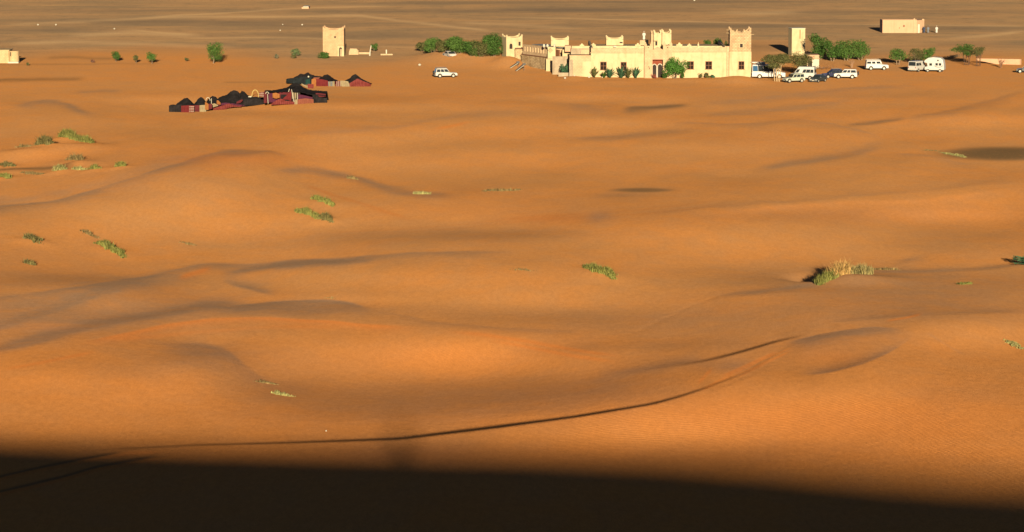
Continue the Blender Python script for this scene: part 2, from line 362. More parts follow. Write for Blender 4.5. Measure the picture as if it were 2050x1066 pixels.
# the ground whose slopes come nearest to P everywhere and stay continuous sideways (least squares)
ci = np.unique(np.concatenate([np.arange(0, NU, 3), np.nonzero((UPX > 1330) & (UPX < 1640))[0], [NU - 1]])); Pc = P[:, ci]; Uc = U[ci]; yf = CAMZ / T
Pm = .5 * (Pc[1:] + Pc[:-1]); dy = (yf[1:] - yf[:-1])[:, None]; t0_ = T[:-1, None]; t1_ = T[1:, None]
ar = (1 + Pm / t1_) / dy; br = (1 + Pm / t0_) / dy
dxc = (Uc[1:] - Uc[:-1])[None, :] * yf[:, None]
wcol = np.gradient(Uc)[None, :]; wrow = np.gradient(yf)[:, None]
AR = dy * wcol * .5 * (yf[1:] + yf[:-1])[:, None]; AP = wrow * wcol * yf[:, None]
LAM = .03; AR = AR * np.where((Pm < -.11) & (LN[1:][:, ci] > .15), 40, 1); AC = LAM * wrow * dxc / dxc ** 2
Lz = 75.0 - 63 * np.clip((230 - RY) / 40, 0, 1); MU = AP / (Lz ** 2)[:, None]
MU[0] += AP[0] * 5
def Aop(w_):
    o = MU * w_; r = AR * (ar * w_[1:] - br * w_[:-1]); o[1:] += ar * r; o[:-1] -= br * r
    g = AC * (w_[:, 1:] - w_[:, :-1]); o[:, 1:] += g; o[:, :-1] -= g
    return o
rhs = np.zeros_like(Pc); q_ = AR * Pm; rhs[1:] += ar * q_; rhs[:-1] -= br * q_
dg = MU.copy(); dg[1:] += AR * ar ** 2; dg[:-1] += AR * br ** 2; dg[:, 1:] += AC; dg[:, :-1] += AC
od = -AR * ar * br                                   # row coupling
cp_ = np.zeros_like(od); dn = np.zeros_like(dg); dn[0] = dg[0]
for i in range(NR - 1):
    cp_[i] = od[i] / dn[i]; dn[i + 1] = dg[i + 1] - od[i] * cp_[i]
def prec(r_):
    z_ = np.empty_like(r_); z_[0] = r_[0] / dn[0]
    for i in range(1, NR): z_[i] = (r_[i] - od[i - 1] * z_[i - 1]) / dn[i]
    for i in range(NR - 2, -1, -1): z_[i] -= cp_[i] * z_[i + 1]
    return z_
w_ = np.zeros_like(Pc); r_ = rhs - Aop(w_); zz_ = prec(r_); p_ = zz_.copy(); rz = (r_ * zz_).sum(); rz0 = rz
for it in range(220):
    Ap = Aop(p_); al = rz / (p_ * Ap).sum(); w_ += al * p_; r_ -= al * Ap; zz_ = prec(r_); rn = (r_ * zz_).sum()
    if rn < rz0 * 1e-8: break
    p_ = zz_ + rn / rz * p_; rz = rn
print('ground solve', it, rn / rz0, w_.min(), w_.max())
Z = np.stack([np.interp(U, Uc, row) for row in w_])
for _ in range(2): Z[:, 1:-1] = .5 * Z[:, 1:-1] + .25 * (Z[:, :-2] + Z[:, 2:])
Y = (CAMZ - Z) / TT
Y = np.maximum.accumulate(Y + np.arange(NR)[:, None] * 1e-4, axis=0); Z = CAMZ - Y * TT
X = UU * Y

def project(x, y, z):
    d = y * cP + (CAMZ - z) * sP
    return CX + F * x / d, CY + F * ((CAMZ - z) * cP - y * sP) / d
def ray_ut(px, py):
    t = math.tan(PITCH + math.atan((py - CY) / F)); return (px - CX) / F * (cP + t * sP), t
def at(px, py):
    u, t = ray_ut(px, py); j = int(np.clip(np.searchsorted(U, u), 1, NU - 1)); fr = (u - U[j - 1]) / (U[j] - U[j - 1])
    yy = []
    for jj in (j - 1, j):
        ti = (CAMZ - Z[:, jj]) / Y[:, jj]; k = int(np.argmax(ti <= t)); k = max(k, 1)
        a, b = ti[k - 1], ti[k]; q = 0 if a == b else (a - t) / (a - b)
        yy.append(Y[k - 1, jj] * (1 - q) + Y[k, jj] * q)
    y = yy[0] * (1 - fr) + yy[1] * fr
    return Vector((u * y, y, CAMZ - y * t))
def H(x, y):
    u = x / y; j = int(np.clip(np.searchsorted(U, u), 1, NU - 1)); fr = (u - U[j - 1]) / (U[j] - U[j - 1])
    return float(np.interp(y, Y[:, j - 1], Z[:, j - 1]) * (1 - fr) + np.interp(y, Y[:, j], Z[:, j]) * fr)
def pxm(p): return F / (p[1] * cP + (CAMZ - p[2]) * sP)      # pixels in a metre there
def un(px, py, y):                                             # the point of a pixel on the upright plane at distance y
    u, t = ray_ut(px, py); return Vector((u * y, y, CAMZ - t * y))

def mound(x, y, rx, ry, h, rot=0.0, pw=1.0):
    c, s = math.cos(rot), math.sin(rot); dx = X - x; dy = Y - y
    a = (dx * c + dy * s) / rx; b = (-dx * s + dy * c) / ry
    Z[:] += h * np.exp(-(a * a + b * b) ** pw)
# heaps of blown sand round the fort
for (px, yy, rx, ry, h) in [(985, 702, 13, 14, 1.7), (1018, 686, 3.2, 7, 1.6), (925, 712, 9, 12, 1.7), (1150, 649, 2.5, 5, .5), (1480, 643, 4.8, 7, 1.1),
                            (1400, 646, 5, 5, .35), (1230, 642, 4, 4, .2), (1345, 645, 4, 4, .3)]:
    mound((px - CX) / F * yy, yy, rx, ry, h)
# little heaps of sand caught by the grass: (x0,y0,x1,y1) in the photo, height, width over depth
CLUMPS = [ # x0,y0,x1,y1, height m, blades, colour, label
 (1172, 538, 1230, 560, .55, 900, 'green', 'bright green grass clump on a slanting little bank right of centre, in the middle distance'),
 (594, 424, 640, 440, .5, 800, 'green', 'long dark green grass strip, lower of the two on the left dune face'),
 (640, 440, 664, 447, .6, 450, 'olive', 'bushy olive grass knot at the right end of the lower strip on the dune face'),
 (626, 400, 668, 413, .5, 700, 'green', 'dark green grass strip, upper of the two on the left dune face'),
 (196, 488, 250, 516, .5, 800, 'green', 'slanting green grass strip low on the left dune face'),
 (166, 462, 194, 478, .3, 160, 'dry', 'thin dry grass trail just above the slanting green strip'),
 (50, 478, 80, 488, .5, 300, 'olive', 'sparse olive grass clump near the left edge, upper of two'),
 (50, 526, 70, 532, .4, 160, 'olive', 'small olive grass tuft near the left edge, lower of two'),
 (122, 277, 150, 283, .9, 700, 'green', 'tall green grass clump crowning the bright sand heap on the left'),
 (150, 284, 186, 294, .7, 700, 'green', 'green grass running down the right side of the bright sand heap'),
 (76, 298, 104, 302, 1.0, 520, 'olive', 'upright dark-stemmed grass bush left of the bright sand heap'),
 (34, 296, 68, 296, .4, 160, 'dry', 'faint dry grass fringe left of the dark-stemmed bush'),
 (138, 322, 164, 326, .7, 300, 'dry', 'dry spiky grass clump below the bright sand heap'),
 (0, 333, 28, 336, .5, 220, 'olive', 'yellowish grass clump at the left edge above the dark gravel patch'),
 (0, 355, 20, 360, .5, 260, 'green', 'green grass clump at the left edge below the dark gravel patch'),
 (42, 348, 88, 350, .3, 300, 'dry', 'low pale grass strip along the dark gravel patch'),
 (110, 344, 128, 345, .6, 220, 'pale', 'pale green grass tuft beside the dark gravel patch'),
 (146, 341, 170, 341, .4, 170, 'pale', 'faint pale grass patch right of the pale green tuft'),
 (180, 341, 196, 341, .5, 170, 'green', 'small green grass tuft, second from the right in the left row'),
 (232, 336, 250, 336, .55, 260, 'green', 'dense round green tuft at the right end of the left row'),
 (698, 358, 714, 360, .4, 120, 'dry', 'small dry tuft on the grey crest left of centre'),
 (830, 389, 858, 389, .4, 200, 'pale', 'pale yellow grass patch on the dune foot at the centre'),
 (966, 384, 1040, 381, .35, 260, 'dry', 'low straggling dry grass line right of the pale patch'),
 (516, 765, 552, 770, .18, 160, 'dry', 'dry twiggy grass at the lip of the near hollow'),
 (552, 788, 578, 794, .24, 200, 'pale', 'pale yellow grass tuft at the foot of the near hollow'),
 (655, 596, 668, 598, .15, 40, 'dry', 'tiny dry tuft on the blue-grey crest'),
 (1025, 540, 1065, 543, .2, 60, 'dry', 'very faint dry grass left of the bright green clump'),
 (362, 486, 388, 492, .25, 60, 'dry', 'faint dry grass on the big left dune face'),
 (1636, 571, 1672, 562, 1.1, 900, 'green', 'green left end of the big grass clump that throws a black shadow'),
 (1660, 564, 1704, 556, 1.7, 900, 'straw', 'tall straw-coloured middle of the big grass clump on the right'),
 (1698, 558, 1744, 549, 1.3, 800, 'straw2', 'greyish green right half of the big grass clump'),
 (1745, 540, 1800, 541, .4, 160, 'dry', 'thin dry stalks trailing right from the big grass clump'),
 (1922, 570, 1942, 569, .35, 140, 'green', 'small green tuft with a short shadow at the right'),
 (2012, 680, 2050, 700, .3, 260, 'pale', 'pale green grass strip at the right edge above the near dune'),
 (1885, 306, 1935, 316, .4, 420, 'pale', 'pale grass strip at the left rim of the large dark gravel pan'),
 (1848, 301, 1885, 304, .3, 160, 'dry', 'sparse yellow grass left of the large dark gravel pan'),
]
CLUMPS = [(c[0], c[1], c[2], c[3], c[4] * (1.6 if c[6] not in ('straw', 'straw2') and c[0] < 1600 else 1.0), int(c[5] * 1.4), c[6], c[7]) for c in CLUMPS]
CL = []
for c in CLUMPS:
    a = at(c[0], c[1]); b = at(c[2], c[3]); CL.append((a, b))
for c, (a, b) in zip(CLUMPS, CL):
    m = (a + b) / 2; L = (b - a).length
    if c[4] >= .8 and c[0] < 1600:
        rot = math.atan2(b.y - a.y, b.x - a.x)
        mound(m.x, m.y - .5, L * .55 + .5, 2.4, c[4] * .3, rot)
for (px, py, rx, h) in [(55, 312, 4.5, .9), (150, 300, 5, .9), (150, 332, 2.6, .6), (20, 345, 3, .3), (1695, 562, 5, .7)]:
    a = at(px, py); mound(a.x, a.y, rx, rx * 1.2, h)

a = at(1622, 552); mound(a.x, a.y, 2.2, 5, -1.2)
# ---- mesh: fan of visible desert + the high dune under the viewer, whose crest throws the shadow at the bottom
EDGE = [(-400, 893), (0, 899), (200, 907), (400, 913), (800, 920), (1025, 924), (1300, 932), (1500, 946), (1700, 964), (1850, 975), (2050, 986), (2500, 1010)]
ex, ey, ez = [], [], []
for px, py in [(q_[0], q_[1] - 22) for q_ in EDGE]:
    u, t = ray_ut(px, py); ry_ = float(np.interp(px, [0, 500, 1700], [-45, -70, -190]))
    j = int(np.clip(np.searchsorted(U, u), 0, NU - 1)); ti = (CAMZ - Z[:, j]) / Y[:, j]
    k = int(np.argmax(ti <= t)); yy = Y[k, j]; xx = u * yy
    ex.append(xx - (yy - ry_) * SUN_X); ey.append(ry_); ez.append(Z[k, j] + (yy - ry_) * SUN_SLOPE * math.hypot(1, SUN_X))
YB = -520.0; nrow = []
xe = np.sign(U) * np.minimum(np.abs(U) * 214 * 2.2, 430)
for v in (.04, .08, .12, .17, .22, .27, .32, .37, .42, .48, .54, .6, .66, .72, .78, .84, .9, .95, 1.0):
    xk = X[0] * (1 - v) + (X[0] * .4 + xe * .6) * v; r_y = np.interp(xk, ex, ey); r_z = np.interp(xk, ex, ez)
    yk = Y[0] * (1 - v) + r_y * v; d = yk - r_y
    zf = r_z - np.minimum(d, 6 - r_y) * .205 - np.maximum(d + r_y - 6, 0) * .56
    nrow.append((xk, yk, np.maximum(zf, Z[0] * (1 - v))))
xr_, yr_, zr0 = nrow[-1]
for v in (.1, .25, .4, .6, .8, 1.0):
    yk = yr_ * (1 - v) + YB * v; nrow.append((xr_ + (xe * 1.4 - xr_) * v, yk, np.maximum(zr0 - (yr_ - yk) * .3, 0)))
rows = [(X[i], Y[i], Z[i]) for i in range(NR)]
allr = nrow[::-1] + rows; M = len(allr); K = len(nrow)
co = np.stack([np.stack(r, -1) for r in allr]).astype(np.float32)
idx = np.arange(M * NU).reshape(M, NU)
q = np.stack([idx[:-1, :-1], idx[:-1, 1:], idx[1:, 1:], idx[1:, :-1]], -1).reshape(-1, 4)
me = bpy.data.meshes.new('desert_sand')
me.vertices.add(M * NU); me.vertices.foreach_set('co', co.reshape(-1))
nf = len(q); me.loops.add(nf * 4); me.loops.foreach_set('vertex_index', q.reshape(-1).astype(np.int32))
me.polygons.add(nf); me.polygons.foreach_set('loop_start', np.arange(0, nf * 4, 4, dtype=np.int32))
try: me.polygons.foreach_set('loop_total', np.full(nf, 4, dtype=np.int32))
except Exception: pass
me.update(calc_edges=True); me.shade_smooth()
# kinds of ground: coarse grey sand with greyed hollow shade, red fresh sand, dark gravel with painted rut shade, stony plain
plain = np.clip((128 - PY + fbm(FX / 40, FY / 90, 41, 4) * 26) / 34, 0, 1)
plain *= 1 - .75 * np.exp(-((PX - 1250) / 330) ** 2) * (PY > 80)
kinds = np.stack([np.clip(G, 0, 1), np.clip(RR, 0, 1), np.clip(DK, 0, 1), plain], -1)
kinds = np.concatenate([np.zeros((K, NU, 4)), kinds]).reshape(-1, 4).astype(np.float32)
ca = me.color_attributes.new('ground_kind', 'FLOAT_COLOR', 'POINT'); ca.data.foreach_set('color', kinds.reshape(-1))

m = bpy.data.materials.new('desert_sand'); m.use_nodes = True
n = m.node_tree.nodes; l = m.node_tree.links; b = n['Principled BSDF']
n.remove(b); b = n.new('ShaderNodeBsdfDiffuse'); b.inputs['Roughness'].default_value = SG
l.new(b.outputs[0], n['Material Output'].inputs['Surface'])
tc = n.new('ShaderNodeTexCoord'); at_ = n.new('ShaderNodeAttribute'); at_.attribute_name = 'ground_kind'
sep = n.new('ShaderNodeSeparateColor'); l.new(at_.outputs['Color'], sep.inputs[0])
def noise(sc, det=5, mp=None, rough=.6, dist=0):
    k = n.new('ShaderNodeTexNoise'); k.inputs['Scale'].default_value = sc; k.inputs['Detail'].default_value = det
    k.inputs['Roughness'].default_value = rough; k.inputs['Distortion'].default_value = dist
    if mp:
        q = n.new('ShaderNodeMapping'); q.inputs['Scale'].default_value = mp; q.inputs['Rotation'].default_value = (0, 0, .12)
        l.new(tc.outputs['Object'], q.inputs['Vector']); l.new(q.outputs[0], k.inputs['Vector'])
    else: l.new(tc.outputs['Object'], k.inputs['Vector'])
    return k.outputs['Fac']
def rng(x, a, b_, c, d):
    r = n.new('ShaderNodeMapRange'); r.interpolation_type = 'SMOOTHSTEP'
    for i, v in enumerate((a, b_, c, d)): r.inputs[i + 1].default_value = v
    l.new(x, r.inputs[0]); return r.outputs[0]
def mth(op, a, b_):
    k = n.new('ShaderNodeMath'); k.operation = op
    for i, v in enumerate((a, b_)):
        if isinstance(v, (int, float)): k.inputs[i].default_value = v
        else: l.new(v, k.inputs[i])
    return k.outputs[0]
def mix(f, a, b_, mode='MIX'):
    k = n.new('ShaderNodeMixRGB'); k.blend_type = mode
    for i, v in enumerate((f, a, b_)):
        if isinstance(v, (int, float)): k.inputs[i].default_value = v
        elif isinstance(v, tuple): k.inputs[i].default_value = (*v, 1)
        else: l.new(v, k.inputs[i])
    return k.outputs[0]
big = noise(.035, 4); mid = noise(.3, 5, (1, .6, 1)); fine = noise(6, 4); grain = noise(2.2, 5, (1, .35, 1), .75)
sand = mix(rng(big, .38, .64, 0, 1), (.395, .178, .054), (.428, .178, .047))
sand = mix(rng(mid, .4, .68, 0, .30), sand, (.33, .172, .070))
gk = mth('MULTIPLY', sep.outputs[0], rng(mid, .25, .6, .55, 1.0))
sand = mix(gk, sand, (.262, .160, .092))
sand = mix(mth('MULTIPLY', sep.outputs[1], .75), sand, (.44, .148, .036))
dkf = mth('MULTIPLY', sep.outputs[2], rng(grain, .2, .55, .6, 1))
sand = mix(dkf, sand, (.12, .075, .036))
# the stony plain: brown earth with dark gravel sheets and pale sandy tracks
p1 = noise(.045, 8, (.6, 1, 1), .72, .3); p2 = noise(.06, 6, (.4, 1.2, 1), .65, .3); p3 = noise(.25, 5, (1, .8, 1), .7)
pl = mix(rng(p1, .38, .66, 0, .85), (.305, .182, .088), (.20, .14, .082))
pl = mix(rng(p2, .48, .76, 0, .5), pl, (.37, .23, .105))
pl = mix(rng(p3, .5, .75, 0, .6), pl, (.11, .08, .052))
pl = mix(mth('MULTIPLY', sep.outputs[1], rng(p3, .25, .6, .5, 1)), pl, (.43, .28, .14))
pl = mix(mth('MULTIPLY', sep.outputs[2], rng(p1, .25, .6, .3, 1)), pl, (.135, .10, .068))
sand = mix(at_.outputs['Alpha'], sand, pl)
gr = rng(grain, .25, .75, .92, 1.08); gf = rng(fine, .3, .7, .93, 1.07)
sand = mix(1.0, sand, mth('MULTIPLY', gr, gf), 'MULTIPLY')
l.new(sand, b.inputs['Color'])
rip = n.new('ShaderNodeTexWave'); rip.inputs['Scale'].default_value = .9; rip.inputs['Distortion'].default_value = 6
rip.inputs['Detail'].default_value = 3; rip.inputs['Detail Scale'].default_value = .8
qm = n.new('ShaderNodeMapping'); qm.inputs['Rotation'].default_value = (0, 0, 1.1); l.new(tc.outputs['Object'], qm.inputs['Vector']); l.new(qm.outputs[0], rip.inputs['Vector'])
hgt = mth('ADD', mth('MULTIPLY', rip.outputs['Fac'], .48), mth('MULTIPLY', grain, 1.0))
hgt = mth('ADD', hgt, mth('MULTIPLY', fine, .25))
bu = n.new('ShaderNodeBump'); bu.inputs['Strength'].default_value = 1; bu.inputs['Distance'].default_value = .038
l.new(hgt, bu.inputs['Height']); l.new(bu.outputs[0], b.inputs['Normal'])
me.materials.append(m)
gnd = bpy.data.objects.new('desert_sand', me); COL.objects.link(gnd); gnd['kind'] = 'structure'
# ================================================================== materials for things
CREAM = adobe('cream_plaster', (.43, .345, .195), .12, 0, .4)
TAN = adobe('tan_adobe', (.42, .30, .175), .16, .35, .35)
BRICKT = adobe('mud_brick', (.41, .29, .165), .2, .8, .3)
GREYSHADE = adobe('shade_grey_adobe', (.30, .24, .16), .2, .3, .5)  # grey carries the shade of recessed and left-hand walls in its colour
STONEW = adobe('rubble_stone', (.38, .28, .155), .3, .8, .6)
PINKW = adobe('pink_adobe', (.45, .27, .165), .1, .15, .3)
PALEROOF = adobe('roof_earth', (.36, .27, .16), .15, 0, .4)
REDP = mat('red_ochre_plaster', (.17, .04, .018), .9, .15)
DARK = mat('dark_opening', (.02, .012, .008), .8, .3)
GLASSW = mat('window_glass', (.018, .012, .009), .9, .3, spec=.02)
FRAMEW = mat('brown_wood', (.16, .07, .035), .8, .2)
WOOD = mat('weathered_wood', (.30, .21, .11), .9, .2)
WHITEP = mat('white_paint', (.40, .385, .34), .45, .04, 1.5, spec=.5)
WHITEW = mat('whitewash', (.40, .37, .28), .9, .1)
DUSTYW = mat('dusty_white_paint', (.36, .33, .27), .5, .1, 1.5, spec=.5)
GREENW = mat('pale_green_white_paint', (.35, .37, .28), .45, .05, 1.5, spec=.5)
DKBLUE = mat('dark_blue_paint', (.02, .024, .055), .25, .1, spec=.7)
DKGREEN = mat('dark_grey_green_paint', (.028, .035, .032), .28, .1, spec=.7)
CARGLASS = mat('car_glass', (.018, .023, .026), .05, .1, spec=.35)
BLUEGLASS = mat('blue_tinted_glass', (.03, .08, .15), .05, .15, spec=.35)
RUBBER = mat('rubber', (.02, .02, .02), .8, .1)
RIM = mat('pale_wheel_rim', (.33, .31, .25), .4, .1, spec=.5)
GREYPL = mat('grey_plastic', (.10, .10, .095), .6, .1)
LAMP = mat('lamp_lens', (.35, .34, .30), .15, .05, spec=.8)
REDLAMP = mat('red_lamp_lens', (.25, .02, .015), .2, .05, spec=.6)
BLACKCL = mat('black_goat_hair_cloth', (.016, .014, .014), .95, .45, 1.5, .03, 5, spec=.05)
TEALCL = mat('dark_teal_cloth', (.012, .015, .016), .95, .4, 1.5, spec=.05)
ROOFSHEET = mat('grey_plastic_sheeting', (.16, .165, .14), .5, .4, 1.2)
def cloth(name, c, c2=None, stripes=0):
    m = mat(name, c, .95, .18, 2.0, .02, 6, c2=c2, spec=.05)
    if stripes:
        n = m.node_tree.nodes; l = m.node_tree.links; b = n['Principled BSDF']; src = b.inputs['Base Color'].links[0].from_socket
        tc = n.new('ShaderNodeTexCoord'); wv = n.new('ShaderNodeTexWave'); wv.bands_direction = 'X' if stripes > 0 else 'Z'
        wv.inputs['Scale'].default_value = abs(stripes); wv.inputs['Distortion'].default_value = .8
        l.new(tc.outputs['Object'], wv.inputs['Vector'])
        r = n.new('ShaderNodeMapRange'); r.inputs[1].default_value = .55; r.inputs[2].default_value = .7; l.new(wv.outputs['Fac'], r.inputs[0])
        mx = n.new('ShaderNodeMixRGB'); mx.inputs[2].default_value = (.24, .19, .14, 1)
        l.new(r.outputs[0], mx.inputs[0]); l.new(src, mx.inputs[1]); l.new(mx.outputs[0], b.inputs['Base Color'])
    return m
C_RED = cloth('red_rug', (0.100, 0.016, 0.016)); C_PINK = cloth('pink_red_rug', (0.144, 0.036, 0.031), (0.115, 0.020, 0.016))
C_SALM = cloth('salmon_rug', (0.158, 0.052, 0.031)); C_MAR = cloth('maroon_rug', (0.079, 0.017, 0.019)); C_CREAM = cloth('cream_blanket', (0.200, 0.158, 0.090))
C_ORNG = cloth('orange_blanket', (0.214, 0.084, 0.025)); C_STR = cloth('striped_rug', (0.095, 0.016, 0.020), stripes=.9)
C_STRH = cloth('banded_rug', (0.105, 0.020, 0.021), stripes=-1.1); C_PURP = cloth('plum_rug', (0.061, 0.016, 0.032)); C_GREEN = cloth('teal_green_blanket', (.012, .035, .03))

def leafm(name, c, c2):
    m = mat(name, c, .7, .35, 1.6, c2=c2, spec=.15); return m
L_DARK = leafm('dark_green_leaves', (.045, .095, .016), (.026, .055, .010)); L_MID = leafm('mid_green_leaves', (.060, .115, .020), (.035, .070, .014))
L_OLV = leafm('olive_leaves', (.085, .085, .026), (.05, .05, .018)); L_GRN = leafm('fresh_green_leaves', (.055, .14, .02), (.035, .085, .016))
L_TEAL = leafm('blue_green_leaves', (.04, .095, .045), (.025, .055, .03)); BARK = mat('pale_bark', (.17, .12, .075), .95, .25)
DBARK = mat('dark_bark', (.07, .04, .025), .95, .3)
GR = {'green': leafm('green_grass', (.19, .185, .045), (.09, .10, .028)), 'olive': leafm('olive_grass', (.15, .13, .045), (.08, .07, .028)),
      'dry': leafm('dry_grass', (.20, .14, .055), (.12, .09, .035)), 'pale': leafm('pale_green_grass', (.27, .25, .09), (.17, .16, .06)),
      'straw': leafm('straw_grass', (.42, .25, .085), (.24, .17, .055)), 'straw2': leafm('grey_green_grass', (.28, .22, .085), (.15, .14, .055))}

# ================================================================== the fort hotel
D0 = at(1184, 154.5).y
def sh(d): return D0 + d - 650
kz = thing('fort_hotel', 'cream and tan crenellated adobe fort with corner towers beside the parked vehicles', 'hotel', un(1290, 154, D0))
def pbox(mb, x0, x1, yt, yb, d, dep):
    a = un(x0, yt, d); b = un(x1, yb, d); mb.box2((a.x, d, b.z), (b.x, d + dep, a.z)); return mb
_b = MB.build
def build2(s, name, m, parent=None, world=False, smooth=False, bevel=0.0):
    if world and parent is not None and parent.parent is not None:
        q = parent.parent.location + parent.location; s.v = [tuple(Vector(p) - q + parent.location) for p in s.v]
    return _b(s, name, m, parent, world, smooth, bevel)
MB.build = build2
def part(name, m, x0, x1, yt, yb, d, dep, parent=None, bevel=0.0, root=None):
    mb = pbox(MB(), x0, x1, yt, yb, d, dep); return mb.build(name, m, parent or root or kz, True, bevel=bevel)
def window(x0, x1, yt, yb, d, root=None, fm=None, sill=True, bars=True):
    r = root or kz
    a = un(x0, yt, d); b = un(x1, yb, d); t = .1; f = MB()
    f.box2((a.x - t, d - .11, b.z), (a.x, d + .02, a.z)); f.box2((b.x, d - .11, b.z), (b.x + t, d + .02, a.z)); f.box2((a.x - t, d - .11, a.z), (b.x + t, d + .02, a.z + t))
    if sill: f.box2((a.x - t * 1.8, d - .2, b.z - t), (b.x + t * 1.8, d + .02, b.z))
    fr = f.build('window', fm or FRAMEW, r, True)
    pbox(MB(), x0, x1, yt, yb, d - .02, .03).build('pane', GLASSW, fr, True)
    if bars:
        g = MB(); w = b.x - a.x; h = a.z - b.z
        g.box2((a.x + w * .48, d - .07, b.z), (a.x + w * .54, d - .03, a.z)); g.box2((a.x, d - .068, b.z + h * .48), (b.x, d - .034, b.z + h * .54))
        g.build('glazing_bar', fm or FRAMEW, fr, True)
    return fr
def horn(x, y, z, w, h, dep, lean=0):       # pointed corner merlon
    mb = MB(); prof = [(x - w / 2, z), (x + w / 2, z), (x + w * (.5 if lean > 0 else .28), z + h * .45), (x + w * .5 * (1 if lean > 0 else 0.1), z + h), (x + w * (.5 if lean > 0 else .1) - w * .22, z + h * .9) if lean >= 0 else (x - w * .28, z + h), (x - w * (.2 if lean >= 0 else .5), z + h * .5)]
    if lean < 0: prof = [(2 * x - p[0], p[1]) for p in [(x - w / 2, z), (x + w / 2, z), (x + w * .5, z + h * .45), (x + w * .5, z + h), (x + w * .28, z + h * .9), (x - w * .2, z + h * .5)]][::-1]
    return mb.extr(prof, y, y + dep)
def stepm(x, y, z, w, h, dep):
    mb = MB(); mb.box((x, y + dep / 2, z + h * .25), (w, dep, h * .5)); mb.box((x, y + dep / 2, z + h * .72), (w * .5, dep * .9, h * .46), taper=.5); return mb
def crenel_tower(poly, pt, pb, base_z, m, dz=0, root=None, hornm=None, hh=.75, name='tower_wall', par=.55):
    """poly in world xy, top/bottom as pixel rows at the first corner's distance"""
    r = root or kz
    ztop = CAMZ - poly[0][1] * ray_ut(1025, pt)[1]
    MB().prism(poly, base_z, ztop).build(name, m, r, True)
    n = len(poly); cx = sum(p[0] for p in poly) / n; cy = sum(p[1] for p in poly) / n
    for i in range(n):
        a = Vector(poly[i]); b = Vector(poly[(i + 1) % n]); e = (b - a); L = e.length
        if L < 1: continue
        e.normalize(); nrm = Vector((cx, cy)) - (a + b) / 2; nrm.normalize()
        # low parapet edge that curves up to a horn at each end
        k = 10; tv = []; 
        for j in range(k + 1):
            u = j / k; hgt = .12 + hh * abs(2 * u - 1) ** 3.2
            p = a + e * (L * u); p += nrm * .004
            tv.append((p, hgt))
        mb = MB()
        for j in range(k):
            (p, h1), (q, h2) = tv[j], tv[j + 1]; o1 = p + nrm * .28; o2 = q + nrm * .28
            mb.add([(p.x, p.y, ztop - .05), (q.x, q.y, ztop - .05), (o2.x, o2.y, ztop - .05), (o1.x, o1.y, ztop - .05),
                    (p.x, p.y, ztop + h1), (q.x, q.y, ztop + h2), (o2.x, o2.y, ztop + h2), (o1.x, o1.y, ztop + h1)],
                   [(3, 2, 1, 0), (4, 5, 6, 7), (0, 1, 5, 4), (1, 2, 6, 5), (2, 3, 7, 6), (3, 0, 4, 7)])
        mb.build('parapet', hornm or m, r, True)
    return ztop

dF = D0
# left and right wings of the front
zb = -2.0
def wx(px, d): return (px - CX) / F * (d * cP + CAMZ * sP * .97)
part('front_wall', CREAM, 1183, 1290.5, 106.2, 175, dF, .5)
part('parapet', TAN, 1183.3, 1290.2, 97.4, 106, dF - .06, .4)
part('cornice', TAN, 1181.5, 1291, 105.4, 106.9, dF - .16, .5)
part('front_wall', CREAM, 1345.5, 1456, 104.6, 175, dF, .5)
part('parapet', TAN, 1345.8, 1456, 95.6, 104.4, dF - .06, .4)
part('cornice', TAN, 1345, 1456, 103.8, 105.2, dF - .16, .5)
# flat roofs and rear walls of the terrace
a = un(1183, 103.5, dF); b = un(1456, 103.5, dF)
MB().box2((a.x + .01, dF + .5, a.z - .3), (b.x, dF + 24, a.z)).build('roof', PALEROOF, kz, True)
MB().box2((a.x, dF + .5, -1.5), (a.x + .4, dF + 24, a.z + .75)).build('side_wall', GREYSHADE, kz, True)
MB().box2((b.x - .4, dF + .5, -1.5), (b.x, dF + 24, a.z + .8)).build('side_wall', TAN, kz, True)
a2 = un(1145, 92.5, dF + 9); b2 = un(1456, 92.5, dF + 9)
MB().box2((a2.x, dF + 9, -1.5), (b2.x, dF + 9.4, a2.z)).build('rear_wall', CREAM, kz, True)
for px, py, d, w, h in [(1165, 92.6, 9, .9, .5), (1188, 92.6, 9, 1, .6), (1277, 92.6, 9, 1.1, .6), (1360, 92.6, 9, 1.2, .7), (1380, 92.6, 9, .8, .5), (1398, 92.6, 9, .3, .8), (1195, 97.5, .02, .4, .22), (1222, 97.5, .02, .35, .2), (1262, 97.5, .02, .5, .25),
                        (1281, 97.5, .02, .9, .5), (1367, 96, .02, .8, .35), (1382, 96, .02, .5, .3), (1399, 96, .02, .4, .5), (1412, 96, .02, .5, .35), (1424, 96, .02, .5, .3), (1436, 96, .02, .5, .3), (1453, 96, .02, .6, .35)]:
    p = un(px, py, dF + d); stepm(p.x, p.y, p.z - .02, w, h + .05, .38).build('merlon', CREAM, kz, True)
rr2 = random.Random(4)
for k in range(26):                              # uneven mud lumps along the wall tops
    px = rr2.uniform(1184, 1288) if k % 2 else rr2.uniform(1347, 1454); p = un(px, 97.4 if px < 1300 else 95.6, dF + .1)
    MB().box((p.x, p.y + .1, p.z), (rr2.uniform(.3, 1.1), .3, rr2.uniform(.1, .34)), taper=.7).build('coping_lump', TAN, kz, True)
for x0, x1, yt, yb in [(1202.5, 1213.5, 125, 140), (1243.5, 1253.5, 125.5, 140), (1376.5, 1388, 124, 138.5), (1413, 1424.5, 124, 138.5)]: window(x0, x1, yt, yb, dF)
for px in (1228, 1300): pass
